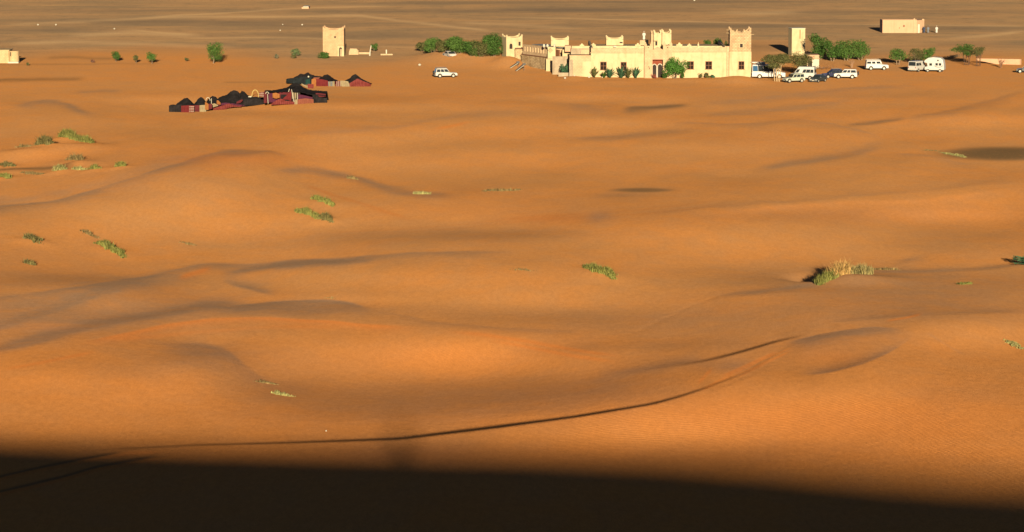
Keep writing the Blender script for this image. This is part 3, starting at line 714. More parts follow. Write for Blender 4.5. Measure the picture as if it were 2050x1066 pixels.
# block at the left end of the front
part('end_wall', TAN, 1140.5, 1183.2, 112.3, 175, dF - .5, 5)
part('end_wall', CREAM, 1166, 1183.0, 124, 176, dF - .53, .3)
part('coping', TAN, 1139.5, 1184, 111.2, 112.6, dF - .62, .6)
part('upper_wall', GREYSHADE, 1143, 1181, 97.5, 113, dF + 5.6, .4)
part('upper_wall', CREAM, 1146, 1184, 93.6, 97.6, dF + 12, .4)
part('upper_wall', TAN, 1163, 1184, 99.5, 113, dF + 5.2, .4)
part('buttress', GREYSHADE, 1139.6, 1147, 120, 176, dF - .75, .6)
part('recess_wall', GREYSHADE, 1106, 1141, 113.5, 160, dF + 8, .5)  # recess shade put into the wall colour
part('doorway', DARK, 1134.5, 1139.3, 121.5, 147, dF + 7.9, .12)
part('rubble_wall', GREYSHADE, 1118, 1143, 146, 160, dF + 1.5, .8)
part('rear_block', CREAM, 1126, 1146, 100, 116, dF + 17, 3)
part('rear_block', PINKW, 1131, 1143, 92, 104, dF + 14, 2.4)
# gate between two pillars
part('gate_pillar', TAN, 1290.3, 1306, 92.5, 175, dF - 1.3, 2.2)
part('gate_pillar', TAN, 1327.5, 1345.6, 91.3, 175, dF - 1.3, 2.2)
part('gate_lintel', TAN, 1306, 1327.5, 99.5, 119.5, dF - 1.05, 1.8)
part('lintel_band', PINKW, 1306, 1327.5, 116.4, 119.7, dF - 1.12, .3)
p = un(1317, 99.6, dF - 1.0)
MB().extr([(p.x - .95, p.z), (p.x + .95, p.z), (p.x, p.z + .5)], p.y, p.y + .5).build('gable', PINKW, kz, True)
part('roof', PALEROOF, 1291, 1345, 103, 104, dF + .95, 20)
part('gate_wall', REDP, 1302, 1331, 119.5, 131.5, dF + .8, .3)
part('gate_wall', REDP, 1313.8, 1317.2, 128.5, 175, dF + .77, .3); part('gate_wall', REDP, 1325.2, 1331, 128.5, 175, dF + .77, .3)
part('gate_passage', DARK, 1302, 1330, 119.6, 175, dF + 2.4, .2)
for x0, x1 in ((1306.5, 1314), (1317, 1325.4)):
    p0 = un(x0, 134, dF + .7); p1 = un(x1, 134, dF + .7); r = (p1.x - p0.x) / 2; c = (p0.x + p1.x) / 2; zs = p0.z
    mb = MB(); pr = [(c + r * math.cos(PI * i / 10), zs + r * 1.15 * math.sin(PI * i / 10)) for i in range(11)]
    out = [(c + (r + .13) * math.cos(PI * i / 10), zs + (r + .13) * 1.15 * math.sin(PI * i / 10)) for i in range(11)]
    for i in range(10): mb.extr([pr[i], out[i], out[i + 1], pr[i + 1]], p0.y, p0.y + .12)
    mb.box2((p0.x - .13, p0.y, -.8), (p0.x, p0.y + .12, zs)); mb.box2((p1.x, p0.y, -.8), (p1.x + .13, p0.y + .12, zs))
    ar = mb.build('arch', WHITEW, kz, True)
    MB().extr([(c - r, -.8), (c + r, -.8)] + pr, p0.y + .03, p0.y + .06).build('opening', DARK, ar, True)
for px in (1292.5, 1303.5, 1330, 1343.5):
    p = un(px, 92.5 if px < 1310 else 91.3, dF - 1.2); stepm(p.x, p.y, p.z - .02, .5, .85, .45).build('merlon', TAN, kz, True)
for px in (1298, 1337):
    p = un(px, 95.5, dF - 1.4); MB().box((p.x, p.y, p.z), (.16, .2, .16)).build('vent_hole', DARK, kz, True)
p = un(1298.5, 133, dF - 1.36); q = un(1300.5, 139, dF - 1.36); MB().tube(p, q, .05).build('wall_lamp', DARK, kz, True)
# pilaster and the tall right-hand tower
part('pilaster', TAN, 1454.5, 1461, 93, 175, dF - .25, 1.2)
def rect(x0, x1, d, dep, dx=0):
    a = un(x0, 150, d); b = un(x1, 150, d); return [(a.x, d), (b.x, d), (b.x + dx, d + dep), (a.x + dx, d + dep)]
tw = rect(1460.6, 1503.2, dF - .9, 4.3)
crenel_tower(tw, 66.5, 150, -2, BRICKT, hh=.95)
part('tower_skirt', CREAM, 1460.2, 1503.6, 104, 175, dF - .96, 4.42)
window(1479.5, 1489, 124, 138.6, dF - .96)
part('window_frame', CREAM, 1480.4, 1487.8, 87, 96.6, dF - .97, .1); part('tower_opening', DARK, 1481.4, 1487, 88, 95.6, dF - .985, .05)
for px, py, s_ in ((1459.5, 67, -1), (1504, 70, 1), (1459.8, 61, -1)):
    p = un(px, py, dF + .6); MB().tube((p.x + .9 * -s_, p.y, p.z), (p.x + .55 * s_, p.y, p.z + .05), .07).build('roof_beam', WOOD, kz, True)
for px in (1474, 1491):
    p = un(px, 66.5, dF - .9)
    horn(p.x, p.y, p.z - .01, .5, .85, .35, 1 if px < 1480 else -1).build('merlon', BRICKT, kz, True)
# stair tower over the gate, low rear tower, tower on the left wing
z = crenel_tower(rect(1308.5, 1324, dF + 5, 3), 68.5, 90, 3, CREAM, hh=.55); crenel_tower(rect(1303, 1309, dF + 6.3, 3), 67, 90, 3, TAN, hh=.3)
crenel_tower(rect(1325.2, 1343.5, dF + 4.4, 4), 67.8, 90, 3, CREAM, hh=.6)
part('doorway', DARK, 1312, 1316, 82.2, 91.5, dF + 4.9, .2); part('door_hood', WOOD, 1309.2, 1316.5, 81.6, 83.2, dF + 4.5, .4)
crenel_tower(rect(1213.5, 1247.5, dF + 20, 4), 79.5, 95, 3, CREAM, hh=.55); part('doorway', DARK, 1240.5, 1246.5, 84.5, 87, dF + 19.9, .15)
crenel_tower(rect(1103, 1138.5, dF + 24, 4.5), 81, 97, 1, CREAM, hh=.55); part('balcony', TAN, 1106, 1131, 98, 106, dF + 22, 1.4)
part('roof_block', CREAM, 1106, 1126, 90, 104, dF + 24.2, 3)
# left wing running away to the left tower
P1 = un(1105, 142, dF + 19); P2 = un(1046, 120, dF + 31)
def wing(z0, z1, off, thick, m, name, t0=0, t1=1):
    a = Vector((P1.x, P1.y)); b = Vector((P2.x, P2.y)); e = b - a; nn = Vector((-e.y, e.x)).normalized() * -1
    nn = nn if nn.y > 0 else -nn
    p0 = a + e * t0 - nn * off; p1 = a + e * t1 - nn * off
    return MB().prism([(p0.x, p0.y), (p1.x, p1.y), (p1.x + nn.x * thick, p1.y + nn.y * thick), (p0.x + nn.x * thick, p0.y + nn.y * thick)], z0, z1).build(name, m, kz, True)
zc = CAMZ - P1.y * ray_ut(1105, 117)[1]; zt = CAMZ - P1.y * ray_ut(1105, 96)[1]
wing(-2, zc, .25, .6, STONEW, 'wing_base'); wing(zc, zc + .14, .42, .8, FRAMEW, 'wing_ledge'); wing(zc + .14, zc + .75, 0, .4, TAN, 'wing_parapet')
nb = 11
for i in range(nb):
    t = (i + .5) / nb; wing(zc + .75, zt - .35, .02, .36, TAN, 'battlement', t - .32 / nb, t + .22 / nb)
wing(zt - .35, zt, .03, .4, TAN, 'wing_coping')
wing(zc + .3, zt - .5, -1.6, .3, FRAMEW, 'gallery_wall')
for t0, t1 in ((.05, .45), (.5, .95)): wing(zt - .15, zt - .05, -1.9, 3.2, ROOFSHEET, 'roof_sheet', t0, t1)
# corner pier with the pierced diamond
cp = [(P1.x - .9, P1.y - 1.6), (un(1112, 142, P1.y - 1.9).x, P1.y - 1.9), (un(1113.5, 142, P1.y).x, P1.y + 2.4), (P1.x - .8, P1.y + 2.2)]
MB().prism(cp, zc - .05, zt + .25).build('corner_pier', CREAM, kz, True)
cb = [(P1.x - 1.25, P1.y - 2.0), (un(1120, 142, P1.y - 2.3).x, P1.y - 2.3), (un(1121, 142, P1.y).x, P1.y + 3.5), (P1.x - 1.2, P1.y + 2.5)]
MB().prism(cb, -2, zc - .1).build('pier_base', CREAM, kz, True); MB().prism([(q[0] * 1.0, q[1] - .08) for q in cb], zc - .1, zc + .03).build('pier_ledge', TAN, kz, True)
for i, j in ((0, 2), (1, 1), (-1, 1), (2, 0), (-2, 0), (0, 0), (1, -1), (-1, -1), (0, -2)):
    c = un(1101.5 + i * 1.9, 101 - j * 1.9, P1.y - 1.82); MB().box((c.x, c.y, c.z), (.13, .12, .13)).build('pierced_hole', DARK, kz, True)
for px in (1089, 1096, 1110):
    p = un(px, 93.5, P1.y - 1.2); MB().ball((p.x, p.y, p.z + .15), (.26, .26, .4), 8, 5).build('finial', WHITEW, kz, True)
# left tower
a = un(1013.5, 115, dF + 36); b = un(1046, 115, dF + 37.5); c = un(1005, 110, dF + 40)
lt = [(a.x, a.y), (b.x, b.y), (b.x - .6, b.y + 4.6), (c.x, c.y)]
crenel_tower(lt, 77, 118, -1, CREAM, hh=.6)
part('tower_extension', STONEW, 1031.5, 1047.5, 98.5, 150, dF + 34, 2.5); part('extension_ledge', FRAMEW, 1031, 1048, 97.8, 98.8, dF + 33.9, 2.7)
part('doorway', DARK, 1038, 1042.3, 84, 92, dF + 37.1, .12)
p0 = un(1023, 91, a.y + .3); MB().extr([(p0.x - .32, p0.z - .75), (p0.x + .32, p0.z - .75)] + [(p0.x + .32 * math.cos(PI * i / 8), p0.z + .35 * math.sin(PI * i / 8)) for i in range(9)], a.y + .2, a.y + .5).build('arched_window', DARK, kz, True)
# two tanks and small gear on the roof
t = tag(pbox(MB(), 1228, 1234, 92.5, 95, dF + 8, 1).build('roof_crate', WHITEW), 'small whitewashed crate on the fort roof below the low rear tower', 'crate')
# ================================================================== other buildings
# slim square water tower
d = at(1600, 112).y
a = un(1585, 110, d); b = un(1611.5, 110, d + .6); c = un(1578, 108, d + 3)
wt = thing('water_tower', 'tall plain cream block tower streaked with rust, behind the parked vans', 'tower', (a.x, a.y, 0))
zt2 = CAMZ - d * ray_ut(1, 58)[1]
MB().prism([(a.x, a.y), (b.x, b.y), (b.x - .7, b.y + 3.4), (c.x, c.y)], -2, zt2).build('tower_shaft', CREAM, wt, True)
MB().prism([(a.x - .05, a.y - .05), (b.x + .05, b.y - .05), (b.x - .65, b.y + 3.45), (c.x - .05, c.y + .05)], zt2, zt2 + .12).build('tower_cap', WHITEW, wt, True)
pbox(MB(), 1601, 1602.4, 60, 78, a.y + .25, .14).build('rust_streak', mat('rust_stain', (.22, .09, .03), .9, .3), wt, True)
# annex
d = at(1627, 138).y
ax = thing('annex_hut', 'small whitewashed hut with pinkish upper part beside the slim tower', 'hut', (un(1627, 138, d).x, d, 0))
part('hut_wall', WHITEW, 1626, 1639.5, 119, 150, d, 3, ax); part('hut_roof', PINKW, 1615, 1640, 110.5, 119.3, d + .3, 4, ax); part('hut_wall', TAN, 1616, 1626.3, 118, 150, d + 1, 2.5, ax)
part('doorway', DARK, 1617.5, 1625.5, 122, 133, d + .9, .2, ax)
part('roof_slab', TAN, 1614, 1641, 117.2, 118.6, d + .1, .5, ax)
# far tower on the left
d = at(668, 113).y
ft = thing('mud_tower', 'lone square mud tower with horned corners left of the fort', 'tower', (un(668, 113, d).x, d, 0))
TWB = adobe('pale_mud_brick', (.42, .275, .15), .16, .45, .3)
crenel_tower([(un(646.5, 111, d).x, d), (un(688.5, 111, d).x, d), (un(689.5, 111, d).x, d + 4.6), (un(647, 111, d).x, d + 4.6)], 60.5, 111, -2, TWB, root=ft, hh=.62)
part('plaster_patch', CREAM, 676, 688.7, 93, 125, d - .04, .1, ft)
part('small_window', DARK, 669, 672.5, 73, 76.5, d - .03, .1, ft)
p0 = un(679, 98, d - .06); p1 = un(684.6, 98, d - .06); r = (p1.x - p0.x) / 2
MB().extr([(p0.x, -1), (p1.x, -1)] + [(p0.x + r + r * math.cos(PI * i / 8), p0.z + r * math.sin(PI * i / 8)) for i in range(9)], d - .1, d + .05).build('doorway', DARK, ft, True)
part('door_leaf', PALEROOF, 681.3, 684.2, 98.5, 125, d - .13, .05, ft)
# ruin beside it
d = at(708, 110).y
rn = thing('ruined_hut', 'low roofless mud ruin just right of the lone tower', 'ruin', (un(708, 109, d).x, d, 0))
a = un(697, 110, d); b = un(717.5, 110, d)
MB().extr([(a.x, -1), (b.x, -1), (b.x - .1, un(716, 101, d).z), (un(714, 98, d).x, un(714, 98, d).z), (un(701, 97.5, d).x, un(701, 97.5, d).z), (a.x + .2, un(698, 104, d).z)], d, d + .5).build('broken_wall', TAN, rn, True)
MB().box2((b.x - .5, d + .5, -1), (b.x, d + 3, 1.0)).build('side_wall', TAN, rn, True)
fw = tag(pbox(MB(), 718, 741, 105, 116, at(730, 109).y, .4).build('garden_wall', TAN), 'low crumbling mud wall between the ruin and the white post', 'wall')
fw = tag(pbox(MB(), 762, 786, 108.2, 116, at(775, 111).y, .4).build('garden_wall', TAN), 'low mud wall around the short pale stump right of the ruin', 'wall')
a = at(740, 112); b = un(743, 91.5, a.y)
pm = MB(); pm.path([(a.x, a.y, a.z - .3), ((a.x + b.x) / 2 - .05, a.y, (a.z + b.z) / 2), (b.x, b.y, b.z)], [.17, .12, .09]); tag(pm.build('post', WHITEW), 'tall crooked white post next to the dark bush right of the lone tower', 'post')
a = at(773.5, 110.5); b = un(773.5, 100, a.y)
tag(MB().box2((a.x - .13, a.y, a.z - .3), (a.x + .13, a.y + .25, b.z)).build('post', WHITEW), 'short pale stump on the low wall right of the white post', 'post')
# left edge building
d = at(18, 127).y
le = thing('adobe_store', 'low pale adobe building with a rounded end, cut by the left edge', 'building', (un(0, 127, d).x, d, 0))
LEM = adobe('pale_adobe', (.43, .315, .165), .12, .4, .3)
part('store_wall', LEM, -60, 18, 101.5, 135, d, 5, le); part('roof_rim', LEM, -60, 19, 100.3, 101.7, d - .1, 5.2, le)
p = un(26, 127, d); rr_ = un(36.5, 127, d).x - p.x
MB().prism([(p.x + rr_ * math.cos(2 * PI * i / 20), d + 1.4 + rr_ * math.sin(2 * PI * i / 20)) for i in range(20)], -1, un(0, 103, d).z).build('round_end', LEM, le, True)
part('plinth', WHITEW, 16, 37, 124, 135, d - .35, 2, le); part('vent_hole', DARK, 20.5, 22, 105, 113, d + .05, .1, le)
# pink hut far right
d = at(1805, 66.5).y
ph = thing('pink_hut', 'flat-roofed pinkish adobe hut alone on the far plain at upper right', 'hut', (un(1805, 66, d).x, d, 0))
HM = adobe('pink_render', (.43, .27, .16), .06, .1, .25)
part('hut_wall', HM, 1767, 1835, 41, 75, d, 6, ph); a = un(1835, 66, d); b = un(1850, 66, d + 2.2)
MB().prism([(a.x, a.y), (b.x, b.y), (b.x - 1, b.y + 5), (a.x, a.y + 5.9)], -2, un(1, 41, d).z - .02).build('side_wall', HM, ph, True)
part('roof_rim', HM, 1766.5, 1835.5, 39.6, 41.1, d - .08, .5, ph)
part('small_window', FRAMEW, 1808, 1811.3, 50.5, 54.5, d - .05, .1, ph); part('small_window', FRAMEW, 1800, 1801.4, 55.5, 57.5, d - .05, .1, ph)
part('buttress', HM, 1829, 1831.5, 37.5, 75, d - .12, .5, ph); part('drain_stain', PALEROOF, 1788.6, 1789.4, 42, 66, d - .03, .06, ph)
part('white_door', WHITEW, 1837, 1841, 49, 75, d + .35, .15, ph); part('roof_corner', HM, 1846, 1850, 38.5, 42, d + 2, .5, ph)
# sunlit retaining wall at the right
d = at(2000, 130).y
a = un(1955, 117.5, d + 3); b = un(2043, 119, d)
MBw = MB(); MBw.add([(a.x, a.y, a.z), (b.x, b.y, b.z), (b.x + .3, b.y + .5, b.z), (a.x, a.y + .5, a.z), (a.x, a.y, a.z - .35), (b.x, b.y, -1), (b.x + .3, b.y + .5, -1), (a.x, a.y + .5, a.z - .35)],
    [(0, 1, 2, 3), (7, 6, 5, 4), (4, 5, 1, 0), (5, 6, 2, 1), (6, 7, 3, 2), (7, 4, 0, 3)])
tag(MBw.build('retaining_wall', PINKW), 'low sunlit adobe wall tapering left behind the bare shrub at the right edge', 'wall')
# tiny far hut and stones on the plain
def stone(px, py, w, h, label, m=WHITEW, nm='white_stone', cat='stone', grp='pale stones scattered on the far plain'):
    p = at(px, py); s_ = pxm(p)
    tag(MB().ball((p.x, p.y, p.z + h / s_ * .35), (w / s_ / 2, w / s_ / 2, h / s_ / 2), 8, 5, .15).build(nm, m), label, cat, grp)
d = at(612, 18).y; fh = thing('far_hut', 'tiny pale hut far out on the plain near the top edge', 'hut', (un(612, 18, d).x, d, 0))
part('hut_wall', PINKW, 604, 618, 14.5, 22, d, 6, fh); part('hut_roof', WHITEW, 607, 617.5, 13.4, 14.7, d - .2, 6, fh)
stone(76, 51, 4, 3, 'pale boulder on the upper left plain, left of a pair'); stone(112, 51, 4, 3, 'pale boulder on the upper left plain, right of a pair')
stone(229, 59, 3.5, 3, 'lone pale boulder on the plain above the two small trees at left'); stone(605, 51, 3.5, 3, 'bright white boulder left of the lone mud tower')
stone(561, 62, 3, 2.5, 'small pale stone well left of the lone mud tower'); stone(566, 50, 2.5, 2, 'dull pale stone left of the bright boulder near the mud tower')
stone(1390, 2, 4, 3, 'pale boulder cut by the top edge above the fort')
stone(653, 864, 3.5, 3, 'tiny white stone on bare sand just above the dark crest line', grp=None); stone(863, 104, 4.5, 3, 'small white block on the sand left of the half-hidden white car', grp=None)
stone(840, 132, 6, 5, 'pale lump of plaster on the sand left of the lone white off-roader', grp=None)
for i, (px, py, w, lb) in enumerate([(1131, 158, 5, 'white stone at the foot of the doorway bush'), (1179, 156, 5, 'pale stone at the left end of the fort facade'), (1150, 153, 4, 'tan rock on the heap at the fort corner'), (1206, 156, 3.5, 'small white stone in front of the spiky plants')]): stone(px, py, w, w * .8, lb, grp=None)
# ================================================================== plants
def leaves(c, r, n, size, rg, lobes=6, flat=1.0, clump=.46):
    """leaf-sized faces spread through a few clumps inside an ellipsoid"""
    vs = []; fs = []
    cs = []; r = [r[0] * 1.25, r[1] * 1.2, r[2] * 1.12]
    for i in range(lobes):
        th = rg.uniform(0, 2 * PI); q = rg.uniform(.2, .72); zz = rg.uniform(-.62, .66)
        cs.append((q * math.cos(th) * math.sqrt(1 - zz * zz * .6), q * math.sin(th) * math.sqrt(1 - zz * zz * .6), zz, rg.uniform(.75, 1.2) * clump))
    cs += [(0, 0, 0, .6), (0, 0, -.35, .5)]
    for k in range(n):
        L = cs[rg.randrange(len(cs))]
        while True:
            x, y, z = rg.uniform(-1, 1), rg.uniform(-1, 1), rg.uniform(-1, 1); d = x * x + y * y + z * z
            if .15 < d <= 1: break
        p = Vector((c[0] + (L[0] + x * L[3]) * r[0], c[1] + (L[1] + y * L[3]) * r[1], c[2] + (L[2] + z * L[3] * flat) * r[2]))
        nn = Vector((x + rg.uniform(-.7, .7), y + rg.uniform(-.7, .7), z + rg.uniform(-.5, .9))).normalized()
        t = nn.orthogonal().normalized(); t = (Matrix.Rotation(rg.uniform(0, PI), 3, nn) @ t); b = nn.cross(t)
        s1 = size * rg.uniform(.6, 1.3); s2 = s1 * rg.uniform(.45, .8); k0 = len(vs)
        vs += [p - t * s1 * .5, p - b * s2 * .5 + nn * .02, p + t * s1 * .5, p + b * s2 * .5 + nn * .02]; fs.append((k0, k0 + 1, k0 + 2, k0 + 3))
    m = MB(); m.add(vs, fs); return m
def front(p, px, y):
    if y is None: return p
    u = ray_ut(px, 150)[0]; return Vector((u * y, y, H(u * y, y)))
def tree(px, py, wpx, top, bot, label, lm, cat='tree', name='tree', trunks=1, n=1100, lean=0, leaf=.24, bark=None, group=None, lobes=7, dep=1.0, seed=0, flat=1.0, front_y=None):
    """base pixel, crown width px, crown top/bottom pixel rows"""
    rg = random.Random(int(px * 7 + py + seed)); p = front(at(px, py), px, front_y); s = pxm(p)
    zt = (py - top) / s; zb_ = max((py - bot) / s, 0); W = wpx / s
    root = thing(name, label, cat, (p.x, p.y, p.z), 0, group); bark = bark or BARK
    cz = (zt + zb_) / 2; rz = (zt - zb_) / 2; cx = lean / s
    tb = MB()
    for k in range(trunks):
        x0 = (k - (trunks - 1) / 2) * .28 + rg.uniform(-.05, .05); r0 = max(.05, .028 * zt + .03) * (.55 if trunks > 2 else 1)
        e = Vector((cx + (k - (trunks - 1) / 2) * W * .2 / max(1, trunks - 1) * 1.6 if trunks > 1 else cx, rg.uniform(-.2, .2), zb_ + rz * .7))
        md = Vector((x0 + (e.x - x0) * .35 + rg.uniform(-.12, .12), rg.uniform(-.1, .1), zb_ * .6 + rz * .12))
        tb.path([(x0, 0, -.4), md, e], [r0, r0 * .75, r0 * .35], 6)
        for j in range(5):
            th = rg.uniform(0, 2 * PI); q = md.lerp(e, rg.uniform(.0, .7))
            en = Vector((cx + W * .36 * math.cos(th), W * .3 * dep * math.sin(th), cz + rg.uniform(-.5, .6) * rz)); mm = q.lerp(en, .5) + Vector((0, 0, .1))
            tb.path([q, mm, en], [r0 * .45, r0 * .3, r0 * .1], 5)
    tb.build('trunk', bark, root)
    leaves((cx, 0, cz), (W / 2 * .97, W / 2 * .97 * dep, rz * .97), int(n * 1.9), leaf, rg, lobes + 4, flat).build('crown', lm, root)
    return root
G1 = 'desert trees left of the fort'
tree(232, 124, 20, 104, 119, 'small green tree, leftmost of the four left of the big round tree', L_DARK, n=500)
tree(272, 127, 11, 111, 122, 'tiny green tree second from left in the row left of the big round tree', L_OLV, n=240)
tree(304, 128, 19, 104, 121, 'small bright green tree third in the row left of the big round tree', L_MID, n=480)
tree(373, 123.5, 9, 116, 121, 'tiny bare-footed bush just left of the big round tree', L_OLV, 'bush', 'bush', n=90)
tree(427, 127.5, 36, 86, 121, 'big round green tree with a pale trunk left of the lone mud tower', L_MID, n=1500, lobes=10)
tree(55, 132, 5, 125, 131, 'tiny dry bush to the right of the adobe store at left', L_OLV, 'bush', 'bush', n=40)
tree(185, 126, 8, 120, 125.5, 'tiny reddish dry bush left of the row of small trees', leafm('reddish_dry_leaves', (.16, .07, .045), (.09, .045, .03)), 'bush', 'bush', n=70)
tree(594, 113, 20, 98, 112, 'pale rounded bush on the plain left of the lone mud tower', leafm('dusty_green_leaves', (.10, .13, .05), (.06, .08, .035)), 'bush', 'bush', n=420)
tree(553, 118, 9, 108, 118, 'faint greyish scrub left of the pale rounded bush', leafm('dusty_grey_leaves', (.13, .125, .07), (.09, .085, .05)), 'bush', 'bush', n=90)
tree(646, 117.5, 30, 104, 116.5, 'green spreading bush at the foot of the lone mud tower', L_DARK, 'bush', 'bush', n=800)
tree(749, 104, 14, 87, 102, 'dark slender bush behind the tall crooked white post', L_DARK, 'bush', 'bush', n=320)
tree(586, 118, 14, 110, 117, 'dull twiggy scrub left of the bush at the mud tower foot', L_OLV, 'bush', 'bush', n=90)
# thicket left of the fort
for px, py, w, top, bot, lm, lb, n in [
    (848, 104, 36, 84, 103, L_OLV, 'low olive green shrub at the left end of the thicket by the fort', 800),
    (868, 105, 34, 79, 104, L_MID, 'light green shrub second from the left in the thicket by the fort', 900),
    (893, 104, 34, 80, 103, L_OLV, 'brownish olive shrub behind the half-hidden white car', 900),
    (918, 109, 46, 75, 108, L_MID, 'tall bushy shrub in the middle of the thicket by the fort', 1400),
    (945, 114, 38, 79, 113, L_DARK, 'dark green shrub right of the middle of the thicket', 1200),
    (964, 115, 40, 82, 114, L_OLV, 'lower olive shrub in the dip of the thicket', 800),
    (987, 114, 42, 67, 112, L_DARK, 'tallest dark tree of the thicket, touching the fort left tower', 2000)]:
    tree(px, py, w * 1.12, top - 1, bot, lb, lm, 'shrub' if 'shrub' in lb else 'tree', 'shrub' if 'shrub' in lb else 'tree', trunks=3, n=int(n * 1.5), lobes=10, leaf=.3, group='shrubs and trees of the thicket left of the fort')
tree(1131, 146, 17, 122, 145, 'blue-green conical bush in the recess at the fort left corner', L_TEAL, 'bush', 'bush', n=700, lobes=8, front_y=D0 + 4)
tree(1351, 153.5, 44, 111, 146, 'leafy green tree with two rounded tops beside the fort gate', L_GRN, trunks=2, n=1900, lobes=9, leaf=.27, front_y=D0 - 2.8)
tree(1330, 152, 14, 140, 151, 'low dark bush between the gate tree and the gate', L_DARK, 'bush', 'bush', n=240, front_y=D0 - 2.2)
tree(1309.5, 153.4, 9, 144, 153, 'reddish flowering bush beside the gate pillar', leafm('red_flowers', (.26, .05, .04), (.10, .07, .03)), 'bush', 'bush', n=160, leaf=.18, front_y=D0 - 2.6)
tree(1366, 151, 7, 139, 150, 'small dark round bush right of the gate tree', L_DARK, 'bush', 'bush', n=150, front_y=D0 - 2.4)
tree(1415, 146, 11, 136, 145, 'round olive bush under the right-hand facade window', L_OLV, 'bush', 'bush', n=250, front_y=D0 - 2)
tree(1403, 149, 8, 139, 148, 'thin dry bush left of the round olive bush', L_OLV, 'bush', 'bush', n=70, front_y=D0 - 2)
tree(1427, 146, 8, 140, 146, 'low grey-green bush right of the round olive bush', L_TEAL, 'bush', 'bush', n=120, front_y=D0 - 2)
# courtyard trees seen over the terrace
for px, w, top, bot, lb, lm in [(1415, 20, 80, 97, 'smaller green treetop rising over the fort terrace', L_DARK), (1436, 27, 73, 95, 'larger green treetop over the fort terrace near the tall right tower', L_DARK), (1454, 10, 83, 96, 'dull grey-green treetop squeezed against the tall right tower', L_OLV)]:
    q = un(px, 90, D0 + 29); s = pxm(q); zt_ = un(px, top, q.y).z; zb_ = un(px, bot + 2, q.y).z; rg = random.Random(px)
    r_ = thing('courtyard_tree', lb, 'tree', (q.x, q.y, H(q.x, q.y))); g0 = r_.location.z
    MB().path([(0, 0, -.3), (.1, 0, zb_ - g0), (0, 0, zt_ - g0 - 1)], [.2, .15, .05]).build('trunk', BARK, r_)
    leaves((0, 0, (zt_ + zb_) / 2 - g0), (w / s / 2 * .9, w / s / 2 * .8, (zt_ - zb_) / 2 * 1.1), 1200, .25, rg, 7).build('crown', lm, r_)
# acacias and big trees by the car park
tree(1556, 163.5, 54, 108, 137, 'umbrella-shaped acacia with forked pale trunks in front of the coach', L_OLV, trunks=4, n=2600, lobes=13, flat=.8, dep=.8, bark=mat('straw_bark', (.36, .25, .13), .9, .2))
tree(1602, 153, 48, 106, 138, 'thin olive acacia right of the umbrella acacia, before the slim tower', L_OLV, trunks=3, n=1500, lobes=12)
tree(1641, 120, 46, 70, 116, 'largest dark tree right of the slim tower', L_DARK, trunks=2, n=2000, lobes=10, leaf=.3)
tree(1666, 123, 40, 84, 122, 'bushy dark tree second from left right of the slim tower', L_DARK, trunks=2, n=1600, lobes=9, leaf=.28)
tree(1693, 122, 38, 82, 121, 'rounded mid green tree third in the row right of the slim tower', L_MID, trunks=2, n=1700, lobes=9, leaf=.28)
tree(1722, 121, 38, 80, 120, 'rightmost rounded tree of the row behind the white estate cars', L_MID, trunks=2, n=1700, lobes=9, leaf=.28)
tree(1797, 130, 36, 96, 122, 'green bushy tree between the safari car and the white van', L_MID, trunks=2, n=1300, lobes=9)
tree(1836, 128, 34, 98, 121, 'olive tree behind the white van', L_OLV, trunks=3, n=1000, lobes=9)
tree(1858, 128, 30, 96, 121, 'mid green tree behind the motorhome', L_MID, trunks=2, n=1000, lobes=8)
tree(1936, 131, 54, 89, 112, 'green-topped tree with bare leaning trunks right of the motorhome', L_DARK, trunks=4, n=1100, lobes=8, flat=.8, bark=DBARK)
tree(1958, 133, 30, 95, 113, 'sparse olive tree with dark bare trunks at the right', L_OLV, trunks=4, n=420, lobes=8, bark=DBARK)
tree(1910, 118, 24, 110, 117, 'low dead brushwood left of the tree with bare trunks', leafm('dead_twigs', (.14, .10, .06), (.08, .06, .04)), 'bush', 'bush', n=160)
tree(1640, 139, 60, 131, 138, 'low dry twigs behind the dark blue car', leafm('dry_twigs', (.16, .09, .05), (.1, .06, .035)), 'bush', 'bush', n=90)
def bare(px, py, w, h, label, bark, nb_=16):
    rg = random.Random(int(px)); p = at(px, py); s = pxm(p); W = w / s; Hh = h / s
    root = thing('bare_shrub', label, 'shrub', (p.x, p.y, p.z)); m = MB()
    for k in range(nb_):
        x0 = rg.uniform(-.2, .2); e = Vector((rg.uniform(-.5, .5) * W, rg.uniform(-.4, .4) * W, Hh * rg.uniform(.6, 1))); md = Vector((x0 + e.x * .35, e.y * .3, Hh * .45))
        m.path([(x0, 0, -.2), md, e], [.05, .035, .015], 5)
        for j in range(3):
            q = md.lerp(e, rg.uniform(.2, .9)); m.tube(q, q + Vector((rg.uniform(-.4, .4), rg.uniform(-.3, .3), rg.uniform(.0, .5))), .022, .008, 4)
    m.build('branches', bark, root)
bare(2004, 136, 18, 19, 'bare brown shrub left of the dark car at the right edge', mat('reddish_bark', (.15, .075, .04), .9, .2))
bare(1705, 136, 14, 17, 'bare dry shrub behind the white estate car', mat('dry_bark', (.24, .14, .08), .9, .2), 10)
